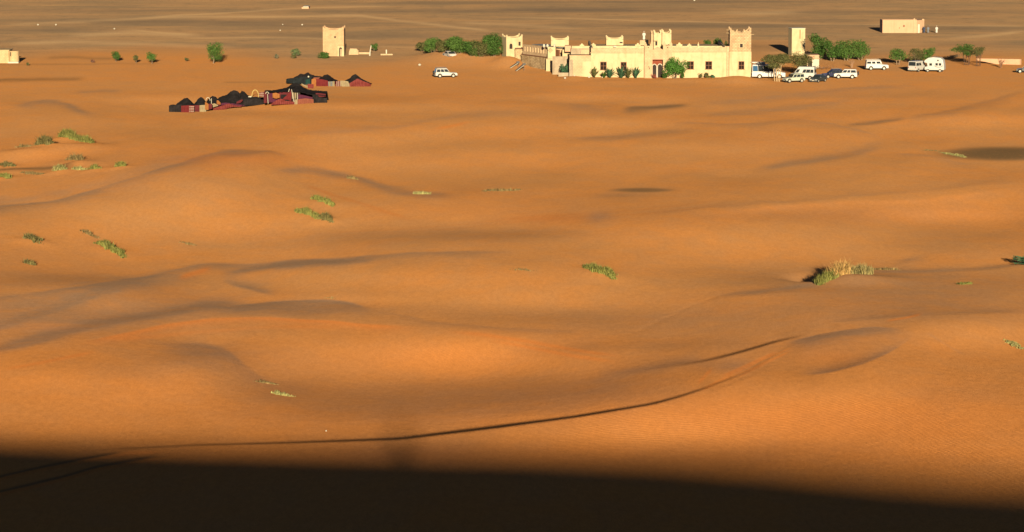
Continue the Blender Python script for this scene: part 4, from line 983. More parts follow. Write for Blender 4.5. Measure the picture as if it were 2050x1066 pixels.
# spiky plants along the facade
def agave(px, py, w, h, label, m=None, nb_=26):
    rg = random.Random(int(px * 3)); p = front(at(px, py), px, D0 - 2.2); s = pxm(p); W = 2.0 * w / s; Hh = 1.45 * h / s
    root = thing('palm_shrub', label, 'plant', (p.x, p.y, p.z), 0, 'spiky plants along the fort facade')
    for k in range(nb_):
        th = rg.uniform(0, 2 * PI); sp = rg.uniform(.1, 1); mb = MB(); L = 6; pts = []
        sp = sp ** .6; ex = W / 2 * sp * math.cos(th); ey = W / 2 * sp * math.sin(th); ez_ = Hh * rg.uniform(.7, 1.0) * (1 - .45 * sp * sp)
        for j in range(L + 1):
            u = j / L; pts.append(Vector((ex * u ** 1.3, ey * u ** 1.3, ez_ * (1.25 * u - .25 * u * u))))
        side = Vector((-math.sin(th), math.cos(th), .2)).normalized(); vs = []; fs = []
        for j, q in enumerate(pts):
            wd = .12 * (1 - (j / L) ** 3) + .035; vs += [q - side * wd, q + side * wd]
        for j in range(L): fs.append((2 * j, 2 * j + 1, 2 * j + 3, 2 * j + 2))
        mb.add(vs, fs).build('frond', m or L_TEAL, root)
for a_ in [(1190, 156, 12, 17, 'spiky plant left of the first facade window, leftmost of its row', L_OLV), (1209, 157, 10, 11, 'smallest spiky plant, under the first facade window', L_DARK),
           (1221, 156.5, 17, 17, 'fan of spiky leaves right of the first facade window'), (1244, 157.5, 22, 23, 'largest blue-green spiky plant under the second facade window'),
           (1258, 157, 17, 16, 'spiky plant just right of the largest one', L_OLV), (1273, 156, 15, 19, 'upright spiky plant leaning right, nearest the gate')]: agave(*a_)
# ---- grass
for ci, (c, (a, b)) in enumerate(zip(CLUMPS, CL)):
    rg = random.Random(ci * 5 + 1); h, nb_, kind, lb = c[4], c[5], c[6], c[7]
    mid_ = (a + b) / 2; L = (b - a).length
    vs = []; fs = []
    wd_ = .28 + h * .55; nt_ = max(4, int(nb_ / 22), int(L / .3)); tufts = []
    for i in range(nt_):
        u = (i + rg.random()) / nt_; q = a.lerp(b, u); x = q.x + rg.gauss(0, .08); yv = q.y + rg.gauss(0, wd_ * (.9 if nb_ > 300 else .3))
        tufts.append((x, yv, (.55 + .6 * rg.random()) * (1 - .5 * abs(2 * u - 1) ** 3)))
    for k in range(int(nb_ * 1.15)):
        tx, ty, hh = tufts[rg.randrange(nt_)]
        x = tx + rg.gauss(0, .22 if nb_ < 300 else .17); yv = ty + rg.gauss(0, .2); z0 = H(x, yv) - .03
        th = rg.uniform(0, 2 * PI); out = rg.uniform(.1, .75) * hh * h; up = h * hh * rg.uniform(.5, 1.05)
        d = Vector((math.cos(th), math.sin(th), 0)); wv = rg.uniform(.02, .05); sd_ = Vector((-d.y, d.x, 0)) * wv
        p0 = Vector((x, yv, z0)); p1 = p0 + d * out * .4 + Vector((0, 0, up * .65)); p2 = p0 + d * out + Vector((0, 0, up))
        o_ = Vector((mid_.x, mid_.y, mid_.z)); k0 = len(vs)
        vs += [p0 - sd_ - o_, p0 + sd_ - o_, p1 + sd_ * .8 - o_, p1 - sd_ * .8 - o_, p2 - o_]; fs += [(k0, k0 + 1, k0 + 2, k0 + 3), (k0 + 3, k0 + 2, k0 + 4)]
    m = MB(); m.add(vs, fs); o = m.build('grass_clump', GR[kind]); o.location = mid_; tag(o, lb, 'grass')
# desert palm cut by the right edge: only its leaves and their shadow show
for px, py, ln, lb in [(2046, 533, 3.2, 'dark feathery palm shrub cut by the right edge beside its long shadow')]:
    p = at(px + 8, py - 2); root = thing('palm_shrub', lb, 'palm', (p.x, p.y, p.z)); rg = random.Random(3)
    for k in range(22):
        th = rg.uniform(0, 2 * PI); mb = MB(); pts = [Vector((math.cos(th) * 1.5 * u ** 1.2, math.sin(th) * 1.5 * u ** 1.2, 1.5 * (1.5 * u - .8 * u * u) * (.6 + .4 * math.sin(th * 3 + k)))) for u in (0, .25, .5, .75, 1)]
        for j in range(4):
            mb.tube(pts[j], pts[j + 1], .03, .02, 4)
            for s_ in (-1, 1):
                for e_ in (.2, .6):
                    q = pts[j].lerp(pts[j + 1], e_); w_ = Vector((-math.sin(th), math.cos(th), -.3)) * .38 * s_ + (pts[j + 1] - pts[j]) * .6
                    mb.add([q, q + Vector((0, 0, .05)), q + w_], [(0, 1, 2)]); mb.add([q - Vector((.04, 0, 0)), q + Vector((.04, 0, 0)), q + w_], [(0, 1, 2)])
        mb.build('frond', L_TEAL, root)

# ================================================================== vehicles
def arch_pts(x, r, z0, n=7):
    return [(x + r * math.cos(PI * i / n), z0 + r * math.sin(PI * i / n)) for i in range(n + 1)]
def vehicle(name, label, px, py, deg, L=4.6, W=1.85, Ht=1.85, belt=1.05, hood=1.0, nose=None, gx=(-2.2, .9), gt=(-2.05, .35), splits=((.04, .32), (.36, .62), (.66, .95)), wr=.38, wx_=(-1.35, 1.4), paint=None, glass=None,
            rack=False, spare=False, bandz=(.14, .84), cat='car', skirt=.42, taper=.86, roof_over=0.0, rim=None, low=None, group='vehicles parked by the fort', mirrors=True, grille=True, lz=0):
    p = at(px, py); root = thing(name, label, cat, (p.x, p.y, p.z + lz), math.radians(deg), group)
    paint = paint or WHITEP; glass = glass or CARGLASS; h = L / 2
    prof = [(-h, skirt)]
    for x in sorted(wx_): prof += arch_pts(x, wr * 1.18, skirt)[::-1]
    prof += [(h - .04, skirt), (h, skirt + .12), (h - .02, hood - .22), (h - .14, hood - .04), (gx[1] - .0, hood + .03), (gx[1] - .06, belt), (gx[0], belt), (-h, belt - .05)]
    MB().extr(prof, -W / 2, W / 2).build('body', paint, root, bevel=.045)
    zt_ = Ht; wb = W / 2 * .97; wt_ = W / 2 * taper
    fr = [(gx[0], -wb, belt - .01), (gx[1], -wb, belt - .01), (gx[1], wb, belt - .01), (gx[0], wb, belt - .01), (gt[0], -wt_, zt_), (gt[1], -wt_, zt_), (gt[1], wt_, zt_), (gt[0], wt_, zt_)]
    MB().add(fr, [(3, 2, 1, 0), (4, 5, 6, 7), (0, 1, 5, 4), (1, 2, 6, 5), (2, 3, 7, 6), (3, 0, 4, 7)]).build('cabin', paint, root, bevel=.05)
    MB().box(((gt[0] + gt[1]) / 2, 0, zt_ + .015), (gt[1] - gt[0] - .1, wt_ * 1.9, .04)).build('roof', paint, root, bevel=.01)
    def sp(s, v, sd, o):
        x = (gx[0] * (1 - s) + gx[1] * s) * (1 - v) + (gt[0] * (1 - s) + gt[1] * s) * v; y = sd * (wb * (1 - v) + wt_ * v + o); return (x, y, belt + (zt_ - belt) * v)
    for sd in (-1, 1):
        for s0, s1 in splits:
            q = []
            for o in (.022, -.03):
                q += [sp(s0, bandz[0], sd, o), sp(s1, bandz[0], sd, o), sp(s1, bandz[1], sd, o), sp(s0, bandz[1], sd, o)]
            MB().add(q, [(0, 1, 2, 3), (7, 6, 5, 4), (0, 4, 5, 1), (1, 5, 6, 2), (2, 6, 7, 3), (3, 7, 4, 0)]).build('side_window', glass, root)
    for nm, xb, xt, s_ in (('windscreen', gx[1], gt[1], 1), ('rear_window', gx[0], gt[0], -1)):
        q = []
        for o in (.02 * s_, -.03 * s_):
            for v, e in ((.1, -1), (.1, 1), (.9, 1), (.9, -1)): q.append((xb * (1 - v) + xt * v + o, e * (wb * (1 - v) + wt_ * v) * .88, belt + (zt_ - belt) * v))
        MB().add(q, [(0, 1, 2, 3), (7, 6, 5, 4), (0, 4, 5, 1), (1, 5, 6, 2), (2, 6, 7, 3), (3, 7, 4, 0)]).build(nm, glass, root)
    for x in wx_:
        for sd in (-1, 1):
            y = sd * (W / 2 - .1); wl = MB().tube((x, y - .11, wr), (x, y + .11, wr), wr, n=16).build('wheel', RUBBER, root)
            MB().tube((x, y - .125, wr), (x, y + .125, wr), wr * .62, n=12).build('rim', rim or RIM, wl)
    MB().box((h + .02, 0, skirt + .06), (.14, W * .97, .2)).build('front_bumper', low or GREYPL, root, bevel=.03)
    MB().box((-h - .02, 0, skirt + .06), (.12, W * .97, .2)).build('rear_bumper', low or GREYPL, root, bevel=.03)
    MB().box((0, 0, skirt - .02), (L * .86, W * .8, .1)).build('underbody', RUBBER, root)
    if grille: MB().box((h + .003, 0, hood - .25), (.03, W * .46, .2)).build('grille', GREYPL, root)
    for sd in (-1, 1):
        MB().box((h + .003, sd * W * .36, hood - .24), (.05, .3, .2)).build('headlight', LAMP, root); MB().box((-h - .003, sd * W * .42, belt - .25), (.04, .13, .3)).build('tail_light', REDLAMP, root)
        if mirrors: MB().box((gx[1] - .25, sd * (W / 2 + .12), belt + .12), (.1, .2, .16)).build('mirror', GREYPL, root)
    MB().box((-h - .085, 0, skirt + .08), (.02, .5, .12)).build('number_plate', WHITEW, root)
    MB().box((h + .095, 0, skirt + .08), (.02, .5, .12)).build('number_plate', WHITEW, root)
    if rack:
        r = MB(); x0, x1 = gt[0] + .1, gt[1] - .1
        for sd in (-1, 1):
            r.box(((x0 + x1) / 2, sd * wt_ * .95, zt_ + .2), (x1 - x0, .05, .05))
            for x in (x0, (x0 + x1) / 2, x1): r.box((x, sd * wt_ * .95, zt_ + .1), (.05, .05, .2))
        for i in range(7): r.box((x0 + (x1 - x0) * i / 6, 0, zt_ + .1), (.05, wt_ * 1.9, .04))
        r.build('roof_rack', GREYPL if rack is True else rack, root)
    if spare: 
        q = MB().tube((-h - .08, .1, belt - .02), (-h - .32, .1, belt - .02), wr * .95, n=16).build('spare_wheel', RUBBER, root); MB().tube((-h - .33, .1, belt - .02), (-h - .34, .1, belt - .02), wr * .5, n=12).build('rim', GREYPL, q)
    return root
# off-roader alone on the sand
v = vehicle('offroad_car', 'white off-roader with roof rack and rear spare wheel standing alone on the sand', 892, 155.5, 14, L=4.5, Ht=1.85, rack=True, spare=True, group=None, gx=(-2.15, .75), gt=(-2.0, .15))
# half hidden white car in front of the thicket
v = vehicle('parked_car', 'white car half sunk behind the sand rise at the thicket', 900, 110.5, 112, L=3.9, Ht=1.45, belt=.9, hood=.85, gx=(-1.5, 1.0), gt=(-.9, .3), group=None, lz=-.6)
# coach
v = vehicle('coach', 'long white coach with blue tinted windows behind the umbrella acacia', 1539, 157.2, 8 - 14, L=6.7, W=2.2, Ht=2.75, belt=1.35, hood=1.25, gx=(-3.3, 2.55), gt=(-3.25, 1.8), splits=((.02, .2), (.21, .4), (.41, .6), (.61, .78), (.84, .97)), bandz=(.08, .86),
            wr=.42, wx_=(-1.8, 2.2), glass=BLUEGLASS, cat='bus', taper=.93, skirt=.4)
for k_, o_ in enumerate([c_ for c_ in v.children if c_.name.startswith('side_window')]):
    if k_ % 5: o_.data.materials[0] = CARGLASS
MB().box((-1.6, 0, 2.88), (1.8, 1.3, .28)).build('roof_unit', GREYPL, v, bevel=.05); MB().box((1.1, 0, 1.7), (.1, 2.22, .5)).build('pillar', WHITEP, v)
tag(MB().extr([(-1.6, 0), (-1.0, -.22), (1.0, -.22), (1.8, .12), (1.0, .05), (-1.2, .05)], -.35, .35).build('roof_boat', DUSTYW), 'upturned pale boat-shaped load on the coach roof', 'roof load')
bb = bpy.data.objects['roof_boat']; bb.location = v.matrix_basis @ Vector((-2.0, 0, 3.25)); bb.rotation_euler.z = v.rotation_euler.z
# high-roof minibus
v = vehicle('minibus', 'white high-roofed minibus facing left behind the small white off-roader', 1608, 159.5, 180 - 18, L=5.0, W=2.0, Ht=2.55, belt=1.3, hood=1.2, gx=(-2.45, 1.75), gt=(-2.4, .75), splits=((.04, .2), (.22, .42), (.44, .6), (.8, .96)), bandz=(.1, .62), wr=.36, wx_=(-1.6, 1.6), cat='van', taper=.9)
# small pale green white off-roader
v = vehicle('offroad_car', 'pale greenish white off-roader facing left, front wheel by the acacia trunks', 1589, 165.5, 180 + 24, L=4.2, W=1.75, Ht=1.75, belt=1.0, hood=.98, gx=(-2.0, .8), gt=(-1.9, .3), paint=GREENW, splits=((.05, .34), (.38, .66), (.7, .95)))
# dark saloon facing the viewer
v = vehicle('parked_car', 'dark green-black car facing the viewer beside the minibus', 1638, 164.5, 236, L=4.1, W=1.7, Ht=1.42, belt=.88, hood=.82, gx=(-1.6, 1.0), gt=(-1.0, .3), paint=DKGREEN, wr=.31, skirt=.3)
# dark blue car
v = vehicle('parked_car', 'dark navy blue car half hidden behind the white estate', 1668, 156.5, 180 + 14, L=4.6, W=1.8, Ht=1.7, belt=1.0, hood=.92, gx=(-2.1, 1.1), gt=(-1.6, .25), paint=DKBLUE, wr=.34, rack=True)
v = vehicle('estate_car', 'white off-road estate facing left with pale wheels, right of the navy car', 1693, 157.5, 180 - 8, L=4.6, W=1.85, Ht=1.85, belt=1.12, hood=1.08, gx=(-2.25, .95), gt=(-2.05, .3), spare=True, splits=((.04, .4), (.44, .64), (.68, .95)))
# long safari car
v = vehicle('safari_car', 'white long safari car with roof rack facing right, behind the other cars', 1755, 140.5, 4, L=4.7, W=1.8, Ht=2.0, belt=1.2, hood=1.15, gx=(-2.3, 1.05), gt=(-2.25, .7), rack=DUSTYW, splits=((.03, .3), (.36, .58), (.66, .92)), bandz=(.2, .78), taper=.92)
# van
v = vehicle('delivery_van', 'white van with twin rear windows next to the motorhome', 1838, 143.5, 52, L=4.9, W=1.95, Ht=2.2, belt=1.2, hood=1.1, gx=(-2.4, 1.5), gt=(-2.35, .7), splits=((.02, .3), (.34, .55), (.8, .95)), bandz=(.12, .7), cat='van', wr=.34, low=DUSTYW, taper=.92)
# motorhome
p = at(1872, 144.5); v = thing('motorhome', 'white motorhome with a bulging over-cab and a small dark window row', 'motorhome', (p.x, p.y, p.z), math.radians(180 - 18), 'vehicles parked by the fort')
pr = [(-2.0, .45), (-1.95, 1.5), (-1.75, 2.6), (-1.2, 3.0), (.3, 3.12), (1.3, 2.95), (2.05, 2.45), (2.2, 2.0), (1.55, 1.85), (1.45, 1.2), (2.0, 1.1), (2.05, .55), (1.8, .42)]
MB().extr(pr[::-1], -1.05, 1.05).build('body', WHITEP, v, bevel=.12)
for x, z, w_, h_ in ((-1.2, 1.65, .5, .5), (-.5, 1.65, .5, .5), (.75, 1.6, .55, .5), (-.75, 2.45, .28, .3)):
    for sd in (-1, 1): MB().box((x, sd * 1.06, z), (w_, .06, h_)).build('side_window', CARGLASS, v, bevel=.02)
MB().box((1.58, 0, 1.5), (.1, 1.7, .5)).build('windscreen', CARGLASS, v); MB().box((1.72, 0, 2.2), (.1, .3, .2)).build('front_window', CARGLASS, v)
for sd in (-1, 1):
    st = MB(); pts_ = [(-.9 + .9 * math.cos(PI * (1.05 + .85 * i / 8)) , sd * 1.07, 1.5 + .42 * math.sin(PI * (1.05 + .85 * i / 8))) for i in range(9)]
    st.path(pts_, [.045] * 9, 5).build('curved_stripe', DKGREEN, v)
    for x in (-1.2, 1.35):
        wl = MB().tube((x, sd * .95 - .1, .34), (x, sd * .95 + .12 * sd * 1.0, .34), .34, n=14).build('wheel', RUBBER, v); MB().tube((x, sd * 1.08, .34), (x, sd * 1.1, .34), .2, n=10).build('rim', RIM, wl)
MB().box((2.06, .6, .85), (.06, .3, .2)).build('headlight', LAMP, v); MB().box((2.06, -.6, .85), (.06, .3, .2)).build('headlight', LAMP, v); MB().box((2.08, 0, .6), (.12, 1.9, .18)).build('front_bumper', GREYPL, v); MB().box((1.5, -1.07, 1.25), (.45, .06, .4)).build('cab_window', CARGLASS, v)
# dark car cut by the right edge
v = vehicle('parked_car', 'dark car cut by the right edge with its shadow on its left', 2056, 146.5, 170, L=4.2, W=1.75, Ht=1.6, belt=.95, hood=.9, gx=(-1.8, 1.1), gt=(-1.3, .4), paint=DKGREEN)
# dark car behind the fort's right corner
v = vehicle('parked_car', 'dark car squeezed between the tall right tower and the coach', 1502, 150, 90, L=3.9, W=1.7, Ht=1.5, belt=.9, hood=.85, gx=(-1.6, 1.0), gt=(-1.1, .35), paint=DKGREEN)
# ================================================================== panels on poles by the wing
for px, py, qx, qy, lb in [(1022, 137, 1037, 127, 'upper of two dark tilted panels with pale rails on the sand by the fort'), (1034, 143, 1049, 131, 'lower of two dark tilted panels with pale rails on the sand by the fort')]:
    a = at(px, py); s = pxm(a); root = thing('tilted_panel', lb, 'panel', (a.x, a.y, a.z), 0, 'two dark tilted panels by the fort wing')
    hx = (qx - px) / s; hz = (py - qy) / s; dy = 1.6; hz = hz - dy * .08
    MB().tube((0, 0, .06), (hx, dy, hz), .07, .07).build('pale_rail', WHITEW, root)
    MB().add([(-.35, .9, .02), (0, .05, .1), (hx, dy, hz + .05), (hx - .5, dy + .9, hz), (-.35, .9, -.05), (0, .05, .03), (hx, dy, hz - .02), (hx - .5, dy + .9, hz - .07)], [(0, 1, 2, 3), (7, 6, 5, 4), (0, 4, 5, 1), (1, 5, 6, 2), (2, 6, 7, 3), (3, 7, 4, 0)]).build('dark_panel', mat('dark_panel', (.10, .075, .06), .5, .2), root)
    MB().tube((hx - .25, dy - .1, hz + .18), (hx + .25, dy + .2, hz + .2), .24, n=10).build('tank', GREYPL, root); MB().tube((hx, dy, hz), (hx, dy, -.3), .04).build('leg', GREYPL, root)
# ================================================================== people
def person(loc, label, robe=None, rz=0, h=1.75, head=None, group=None, walk=.1, bare_legs=False):
    root = thing('person', label, 'person', loc, rz, group); k = h / 1.75
    J = [(0, 0, .95), (0, 0, 1.2), (0, 0, 1.42), (0, .01, 1.52), (0, .02, 1.66), (0, 0, 1.74), (.19, 0, 1.40), (.24, .02, 1.15), (.25, .1, .92), (.25, .13, .82), (-.19, 0, 1.40), (-.24, .0, 1.15), (-.25, .06, .92), (-.25, .1, .82),
         (.09, 0, .9), (.10, walk * .5, .5), (.10, walk * .3, .09), (.10, walk * .3 + .16, .04), (-.09, 0, .9), (-.10, -walk * .3, .5), (-.10, -walk, .09), (-.10, -walk + .16, .04)]
    E = [(0, 1), (1, 2), (2, 3), (3, 4), (4, 5), (2, 6), (6, 7), (7, 8), (8, 9), (2, 10), (10, 11), (11, 12), (12, 13), (0, 14), (14, 15), (15, 16), (16, 17), (0, 18), (18, 19), (19, 20), (20, 21)]
    R = [.15, .14, .13, .055, .095, .07, .06, .045, .032, .03, .06, .045, .032, .03, .09, .06, .04, .035, .09, .06, .04, .035]
    me_ = bpy.data.meshes.new('body'); me_.from_pydata([tuple(c * k for c in j) for j in J], E, []); o = bpy.data.objects.new('body', me_); COL.objects.link(o); o.parent = root
    me_.materials.append(SKIN)
    sk = o.modifiers.new('skin', 'SKIN'); me_.skin_vertices[0].data[0].use_root = True
    for i, r in enumerate(R): me_.skin_vertices[0].data[i].radius = (r * k, r * k)
    o.modifiers.new('smooth', 'SUBSURF').levels = 1
    def ringbody(name, m, zs, ws, ds, parent=root):
        mb = MB(); n_ = 14; vs = [(w_ * math.cos(2 * PI * i / n_) * k, d_ * math.sin(2 * PI * i / n_) * k, z_ * k) for z_, w_, d_ in zip(zs, ws, ds) for i in range(n_)]
        mb.add(vs, [(r_ * n_ + i, r_ * n_ + (i + 1) % n_, (r_ + 1) * n_ + (i + 1) % n_, (r_ + 1) * n_ + i) for r_ in range(len(zs) - 1) for i in range(n_)]); return mb.build(name, m, parent, smooth=True)
    ringbody('robe', robe, (.12, .5, .95, 1.2, 1.4, 1.48), (.27, .24, .22, .22, .23, .08), (.2, .18, .16, .15, .13, .07))
    for s_ in (-1, 1): MB().path([(.2 * s_ * k, 0, 1.41 * k), (.26 * s_ * k, .01, 1.15 * k), (.27 * s_ * k, .08, .92 * k)], [.085, .085, .1], 8).build('sleeve', robe, root, smooth=True)
    MB().ball((0, .0, 1.71 * k), (.115 * k, .125 * k, .09 * k), 12, 7).build('headscarf', head or robe, root, smooth=True)
    for s_ in (-1, 1): MB().ball((.04 * s_ * k, .105 * k, 1.665 * k), .012, 6, 4).build('eye', DARK, root)
    MB().ball((0, .118 * k, 1.64 * k), (.015, .025, .025), 6, 4).build('nose', SKIN, root)
    return root
SKIN = mat('skin', (.20, .10, .055), .6, .05)
R_WH = mat('white_robe', (.42, .40, .34), .95, .06); R_BL = mat('dark_blue_robe', (.035, .045, .075), .95, .1); R_GY = mat('grey_blue_robe', (.12, .13, .14), .95, .1)
p = at(1875, 66.5); person(p, 'person in a white robe standing alone right of the pink hut', R_WH, PI)
p = at(1850, 66.5); person(p, 'person in dark clothes at the right corner of the pink hut', R_BL, PI * .8, head=R_GY)
p = at(1858, 66.5); person(p, 'person in grey-blue clothes between the pink hut and the person in white', R_GY, PI * 1.1, head=R_BL)
zr_ = CAMZ - (D0 + 21) * ray_ut(1, 80.5)[1]
q = un(1289.2, 80.5, D0 + 21)
MB_ = MB().box2((q.x - .9, D0 + 20.4, un(1, 103.5, D0).z - .0), (q.x + .9, D0 + 22, q.z)); MB_.build('stair_head', TAN, kz, True)
person(q, 'person in a long white robe standing high on the fort roof by the gate tower', R_WH, PI, h=1.8)
# the photographer's companions on the crest behind the camera, whose shadow falls on the near dune
u_, t_ = ray_ut(802, 880); yy_ = CAMZ / t_; ry_ = float(np.interp(802, [0, 500, 1700], [-45, -70, -190])); xs_ = u_ * yy_ - (yy_ - ry_) * SUN_X
for dx_, lb in ((-.35, 'person in dark clothes on the high dune crest behind the viewer, left of two'), (.35, 'person in white on the high dune crest behind the viewer, right of two')):
    person((xs_ + dx_, float(np.interp(xs_, ex, ey)), float(np.interp(xs_, ex, ez)) - .05), lb, R_BL if dx_ < 0 else R_WH, 0, h=1.85)
# ================================================================== nomad tents
def tent(label, sil, base, dep, eave, mroof, loc_dx=0, rows=10, rag=.08, front_open=False):
    """sil: silhouette of the roof as pixels, base: ground row, dep: metres deep, eave: front edge rows (px list) """
    x0, x1 = sil[0][0], sil[-1][0]; p = at((x0 + x1) / 2, base); s = pxm(p); rg = random.Random(int(x0))
    root = thing('nomad_tent', label, 'tent', (p.x, p.y, p.z), 0, 'black nomad tents of the camp')
    nx = max(12, int((x1 - x0) / 2.2)); vs = []; fs = []; sx = [q[0] for q in sil]; sy = [q[1] for q in sil]; ex_ = [q[0] for q in eave]; ey_ = [q[1] for q in eave]
    y0 = p.y - dep * .0
    for j in range(rows + 1):
        v_ = j / rows
        for i in range(nx + 1):
            px = x0 + (x1 - x0) * i / nx; ridge = (base - np.interp(px, sx, sy)) / s; ev = max((base - np.interp(px, ex_, ey_)) / s, .02)
            ridge = ridge - dep * .5 * .085
            w_ = (1 - abs(2 * v_ - 1)) ** 1.1 * 1.08; zz = (ev if v_ < .5 else .15) * (1 - w_) + max(ridge, .1) * w_ + rg.uniform(-rag, rag) * .6
            X_ = un(px, base, p.y).x - p.x; vs.append((X_ * (1 + (v_ - .5) * .02), v_ * dep + rg.uniform(-.08, .08), max(zz, .0)))
    for j in range(rows):
        for i in range(nx):
            a_ = j * (nx + 1) + i; fs.append((a_, a_ + 1, a_ + nx + 2, a_ + nx + 1))
    o = MB().add(vs, fs).build('roof_cloth', mroof, root); sm = o.modifiers.new('thickness', 'SOLIDIFY'); sm.thickness = .05; sm.offset = 0
    return root, p, s
def hang(root, p, s, base, pts, m, dy=-.1, name='wall_rug', wav=.07):
    """cloth hung between top points (px,py) down to bottom rows: pts = [(px, top, bottom), ...]"""
    nx = max(4, int((pts[-1][0] - pts[0][0]) / 1.5)); vs = []; fs = []; xs_ = [q[0] for q in pts]; nz_ = 4; rg = random.Random(int(pts[0][0] * 3))
    for i in range(nx + 1):
        px = pts[0][0] + (pts[-1][0] - pts[0][0]) * i / nx; zt_ = (base - np.interp(px, xs_, [q[1] for q in pts])) / s; zb_ = (base - np.interp(px, xs_, [q[2] for q in pts])) / s
        for j in range(nz_ + 1):
            z_ = zb_ + (zt_ - zb_) * j / nz_; vs.append((un(px, base, p.y).x - p.x, dy + wav * math.sin(i * 1.9) * (1 - .5 * j / nz_) + rg.uniform(-.02, .02) + .12 * j / nz_, z_ - (.1 if j == 0 and zb_ < .1 else 0)))
    for i in range(nx):
        for j in range(nz_): a_ = i * (nz_ + 1) + j; fs.append((a_, a_ + nz_ + 1, a_ + nz_ + 2, a_ + 1))
    o = MB().add(vs, fs).build(name, m, root); sm = o.modifiers.new('thickness', 'SOLIDIFY'); sm.thickness = .04
    return o
def poles(root, p, s, base, lst, dy=-.15, m=None):
    for x0, y0, x1, y1 in lst:
        MB().tube((un(x0, base, p.y).x - p.x, dy, (base - y0) / s), (un(x1, base, p.y).x - p.x, dy, (base - y1) / s), .055, .045).build('pole', m or WOOD, root)
# upper (farther) group
r = tent('long dark teal tent with two humps, leftmost of the farther tents', [(572, 158), (584, 157.5), (595, 152), (600, 149), (605, 150), (609, 149), (615, 146.5), (622, 151), (630, 153), (642, 154.5)], 170, 6, [(572, 166), (590, 167), (620, 169), (642, 171)], BLACKCL)
hang(*r, 170, [(573, 159, 166), (596, 155, 168)], TEALCL); hang(*r, 170, [(594, 156, 168.5), (624, 153, 169.5)], TEALCL, -.2); hang(*r, 170, [(612, 160, 169.5), (621, 158, 170)], C_GREEN, -.35)
hang(*r, 170, [(628, 155.5, 160), (641, 155.5, 160)], C_SALM, -.2); tag_ = r[0]
MB().ball((un(618, 170, r[1].y).x - r[1].x, -.5, 1.6), .18, 8, 5).build('lamp', WHITEW, r[0])
r = tent('black-roofed tent with deep red wall, middle of the farther group', [(634, 160), (640, 157), (648, 152), (653, 150.5), (658, 152.5), (666, 158), (676, 163)], 173, 5, [(634, 162), (650, 161), (660, 162), (676, 165)], BLACKCL)
hang(*r, 173, [(624, 159, 172), (628, 157.5, 173), (633, 159, 173)], C_ORNG, -.3); hang(*r, 173, [(633, 158.5, 173), (645, 159, 173.5), (657, 162, 173.5)], C_RED, -.25)
hang(*r, 173, [(657, 163.5, 173.5), (666, 163.5, 173.5)], GREYPL, -.2); hang(*r, 173, [(659, 164, 173.5), (661.5, 164, 173.5)], C_CREAM, -.35); hang(*r, 173, [(666, 163, 173.5), (670, 163, 173.5)], C_CREAM, -.3); hang(*r, 173, [(672, 163, 173), (683, 162.5, 173)], C_STR, -.3)
r = tent('pointed black tent with red side sheet, right end of farther group', [(682, 165), (692, 161), (700, 157), (706, 151.5), (710, 149.5), (714, 152), (722, 158), (732, 163), (742, 167)], 173.5, 5, [(682, 166), (697, 166), (700, 170), (742, 173)], BLACKCL)
hang(*r, 173.5, [(682, 161.5, 172), (690, 162, 173.5), (697, 163, 173.8), (700, 170, 174)], C_CREAM, -.35); hang(*r, 173.5, [(698, 168, 173.5), (708, 162, 173.5), (716, 157.5, 173.5), (728, 163, 173.5), (742, 168, 172.5)], C_PINK, -.3, wav=.12)
# nearer group
r = tent('low black tent at the far left end of the nearer group', [(338, 211), (349, 211), (357, 205), (366, 199), (373, 198), (379, 203), (387, 211)], 225, 5, [(338, 223), (352, 223), (362, 214), (387, 213)], BLACKCL)
hang(*r, 225, [(338.5, 211.5, 224.5), (352, 211, 224.5), (364, 209, 224.5)], BLACKCL, -.15); hang(*r, 225, [(363, 212, 224.5), (381, 211, 224.5)], C_RED, -.25); hang(*r, 225, [(379, 211, 224.5), (389, 211.5, 224)], C_STRH, -.3)
r = tent('small round-topped black tent with maroon wall, second from left, nearer group', [(384, 212), (390, 206), (395, 199), (400, 196), (405, 199), (410, 206), (414, 211)], 224, 4.5, [(384, 213), (414, 212)], BLACKCL)
hang(*r, 224, [(388, 211, 223.5), (401, 211, 223.5)], C_MAR, -.2); hang(*r, 224, [(400, 211, 223.5), (413, 210, 223)], C_CREAM, -.3)
hang(*r, 224, [(411, 205, 219), (414, 205, 220), (418, 209, 220)], C_ORNG, -.45); hang(*r, 224, [(417, 208, 220), (425, 208, 218)], C_MAR, -.2)
r = tent('small black tent with pale hoops beside orange rugs, third from left, nearer group', [(410, 208), (416, 199), (424, 194.5), (430, 196), (438, 204), (444, 208)], 221, 4, [(410, 206), (444, 209)], BLACKCL)
arcp = [((un(417, 221, r[1].y).x - r[1].x) + .38 * math.cos(PI * i / 8), -.3, 1.75 + .55 * math.sin(PI * i / 8)) for i in range(9)]
MB().path(arcp, [.05] * 9, 5).build('hoop', WHITEW, r[0]); poles(*r, 221, [(423.5, 216, 424, 197)], -.4, WHITEW)
hang(*r, 221, [(424, 208, 216), (430, 207, 214), (437, 210, 212)], C_CREAM, -.55); hang(*r, 221, [(434.5, 201, 208), (438, 201, 209), (442, 206, 210)], C_ORNG, -.5)
r = tent('large sagging black tent mid nearer group with a pink sheet at its foot', [(428, 204), (436, 196), (450, 192), (460, 185), (467, 183), (474, 186), (478, 190), (481, 184.5), (486, 186), (494, 193), (503, 196), (512, 199)], 218, 7, [(428, 210), (445, 211), (460, 208), (472, 210), (490, 213), (512, 211)], BLACKCL)
hang(*r, 218, [(430, 208, 213), (452, 206, 210), (470, 208, 211), (490, 211, 213)], C_PURP, -.1); hang(*r, 218, [(424, 218, 223), (440, 213, 221), (458, 207.5, 216), (470, 211, 214), (484, 212, 214)], C_PINK, -.5, wav=.15)
hang(*r, 218, [(474, 204, 208), (482, 200, 206), (486, 199, 202)], C_MAR, -.4)
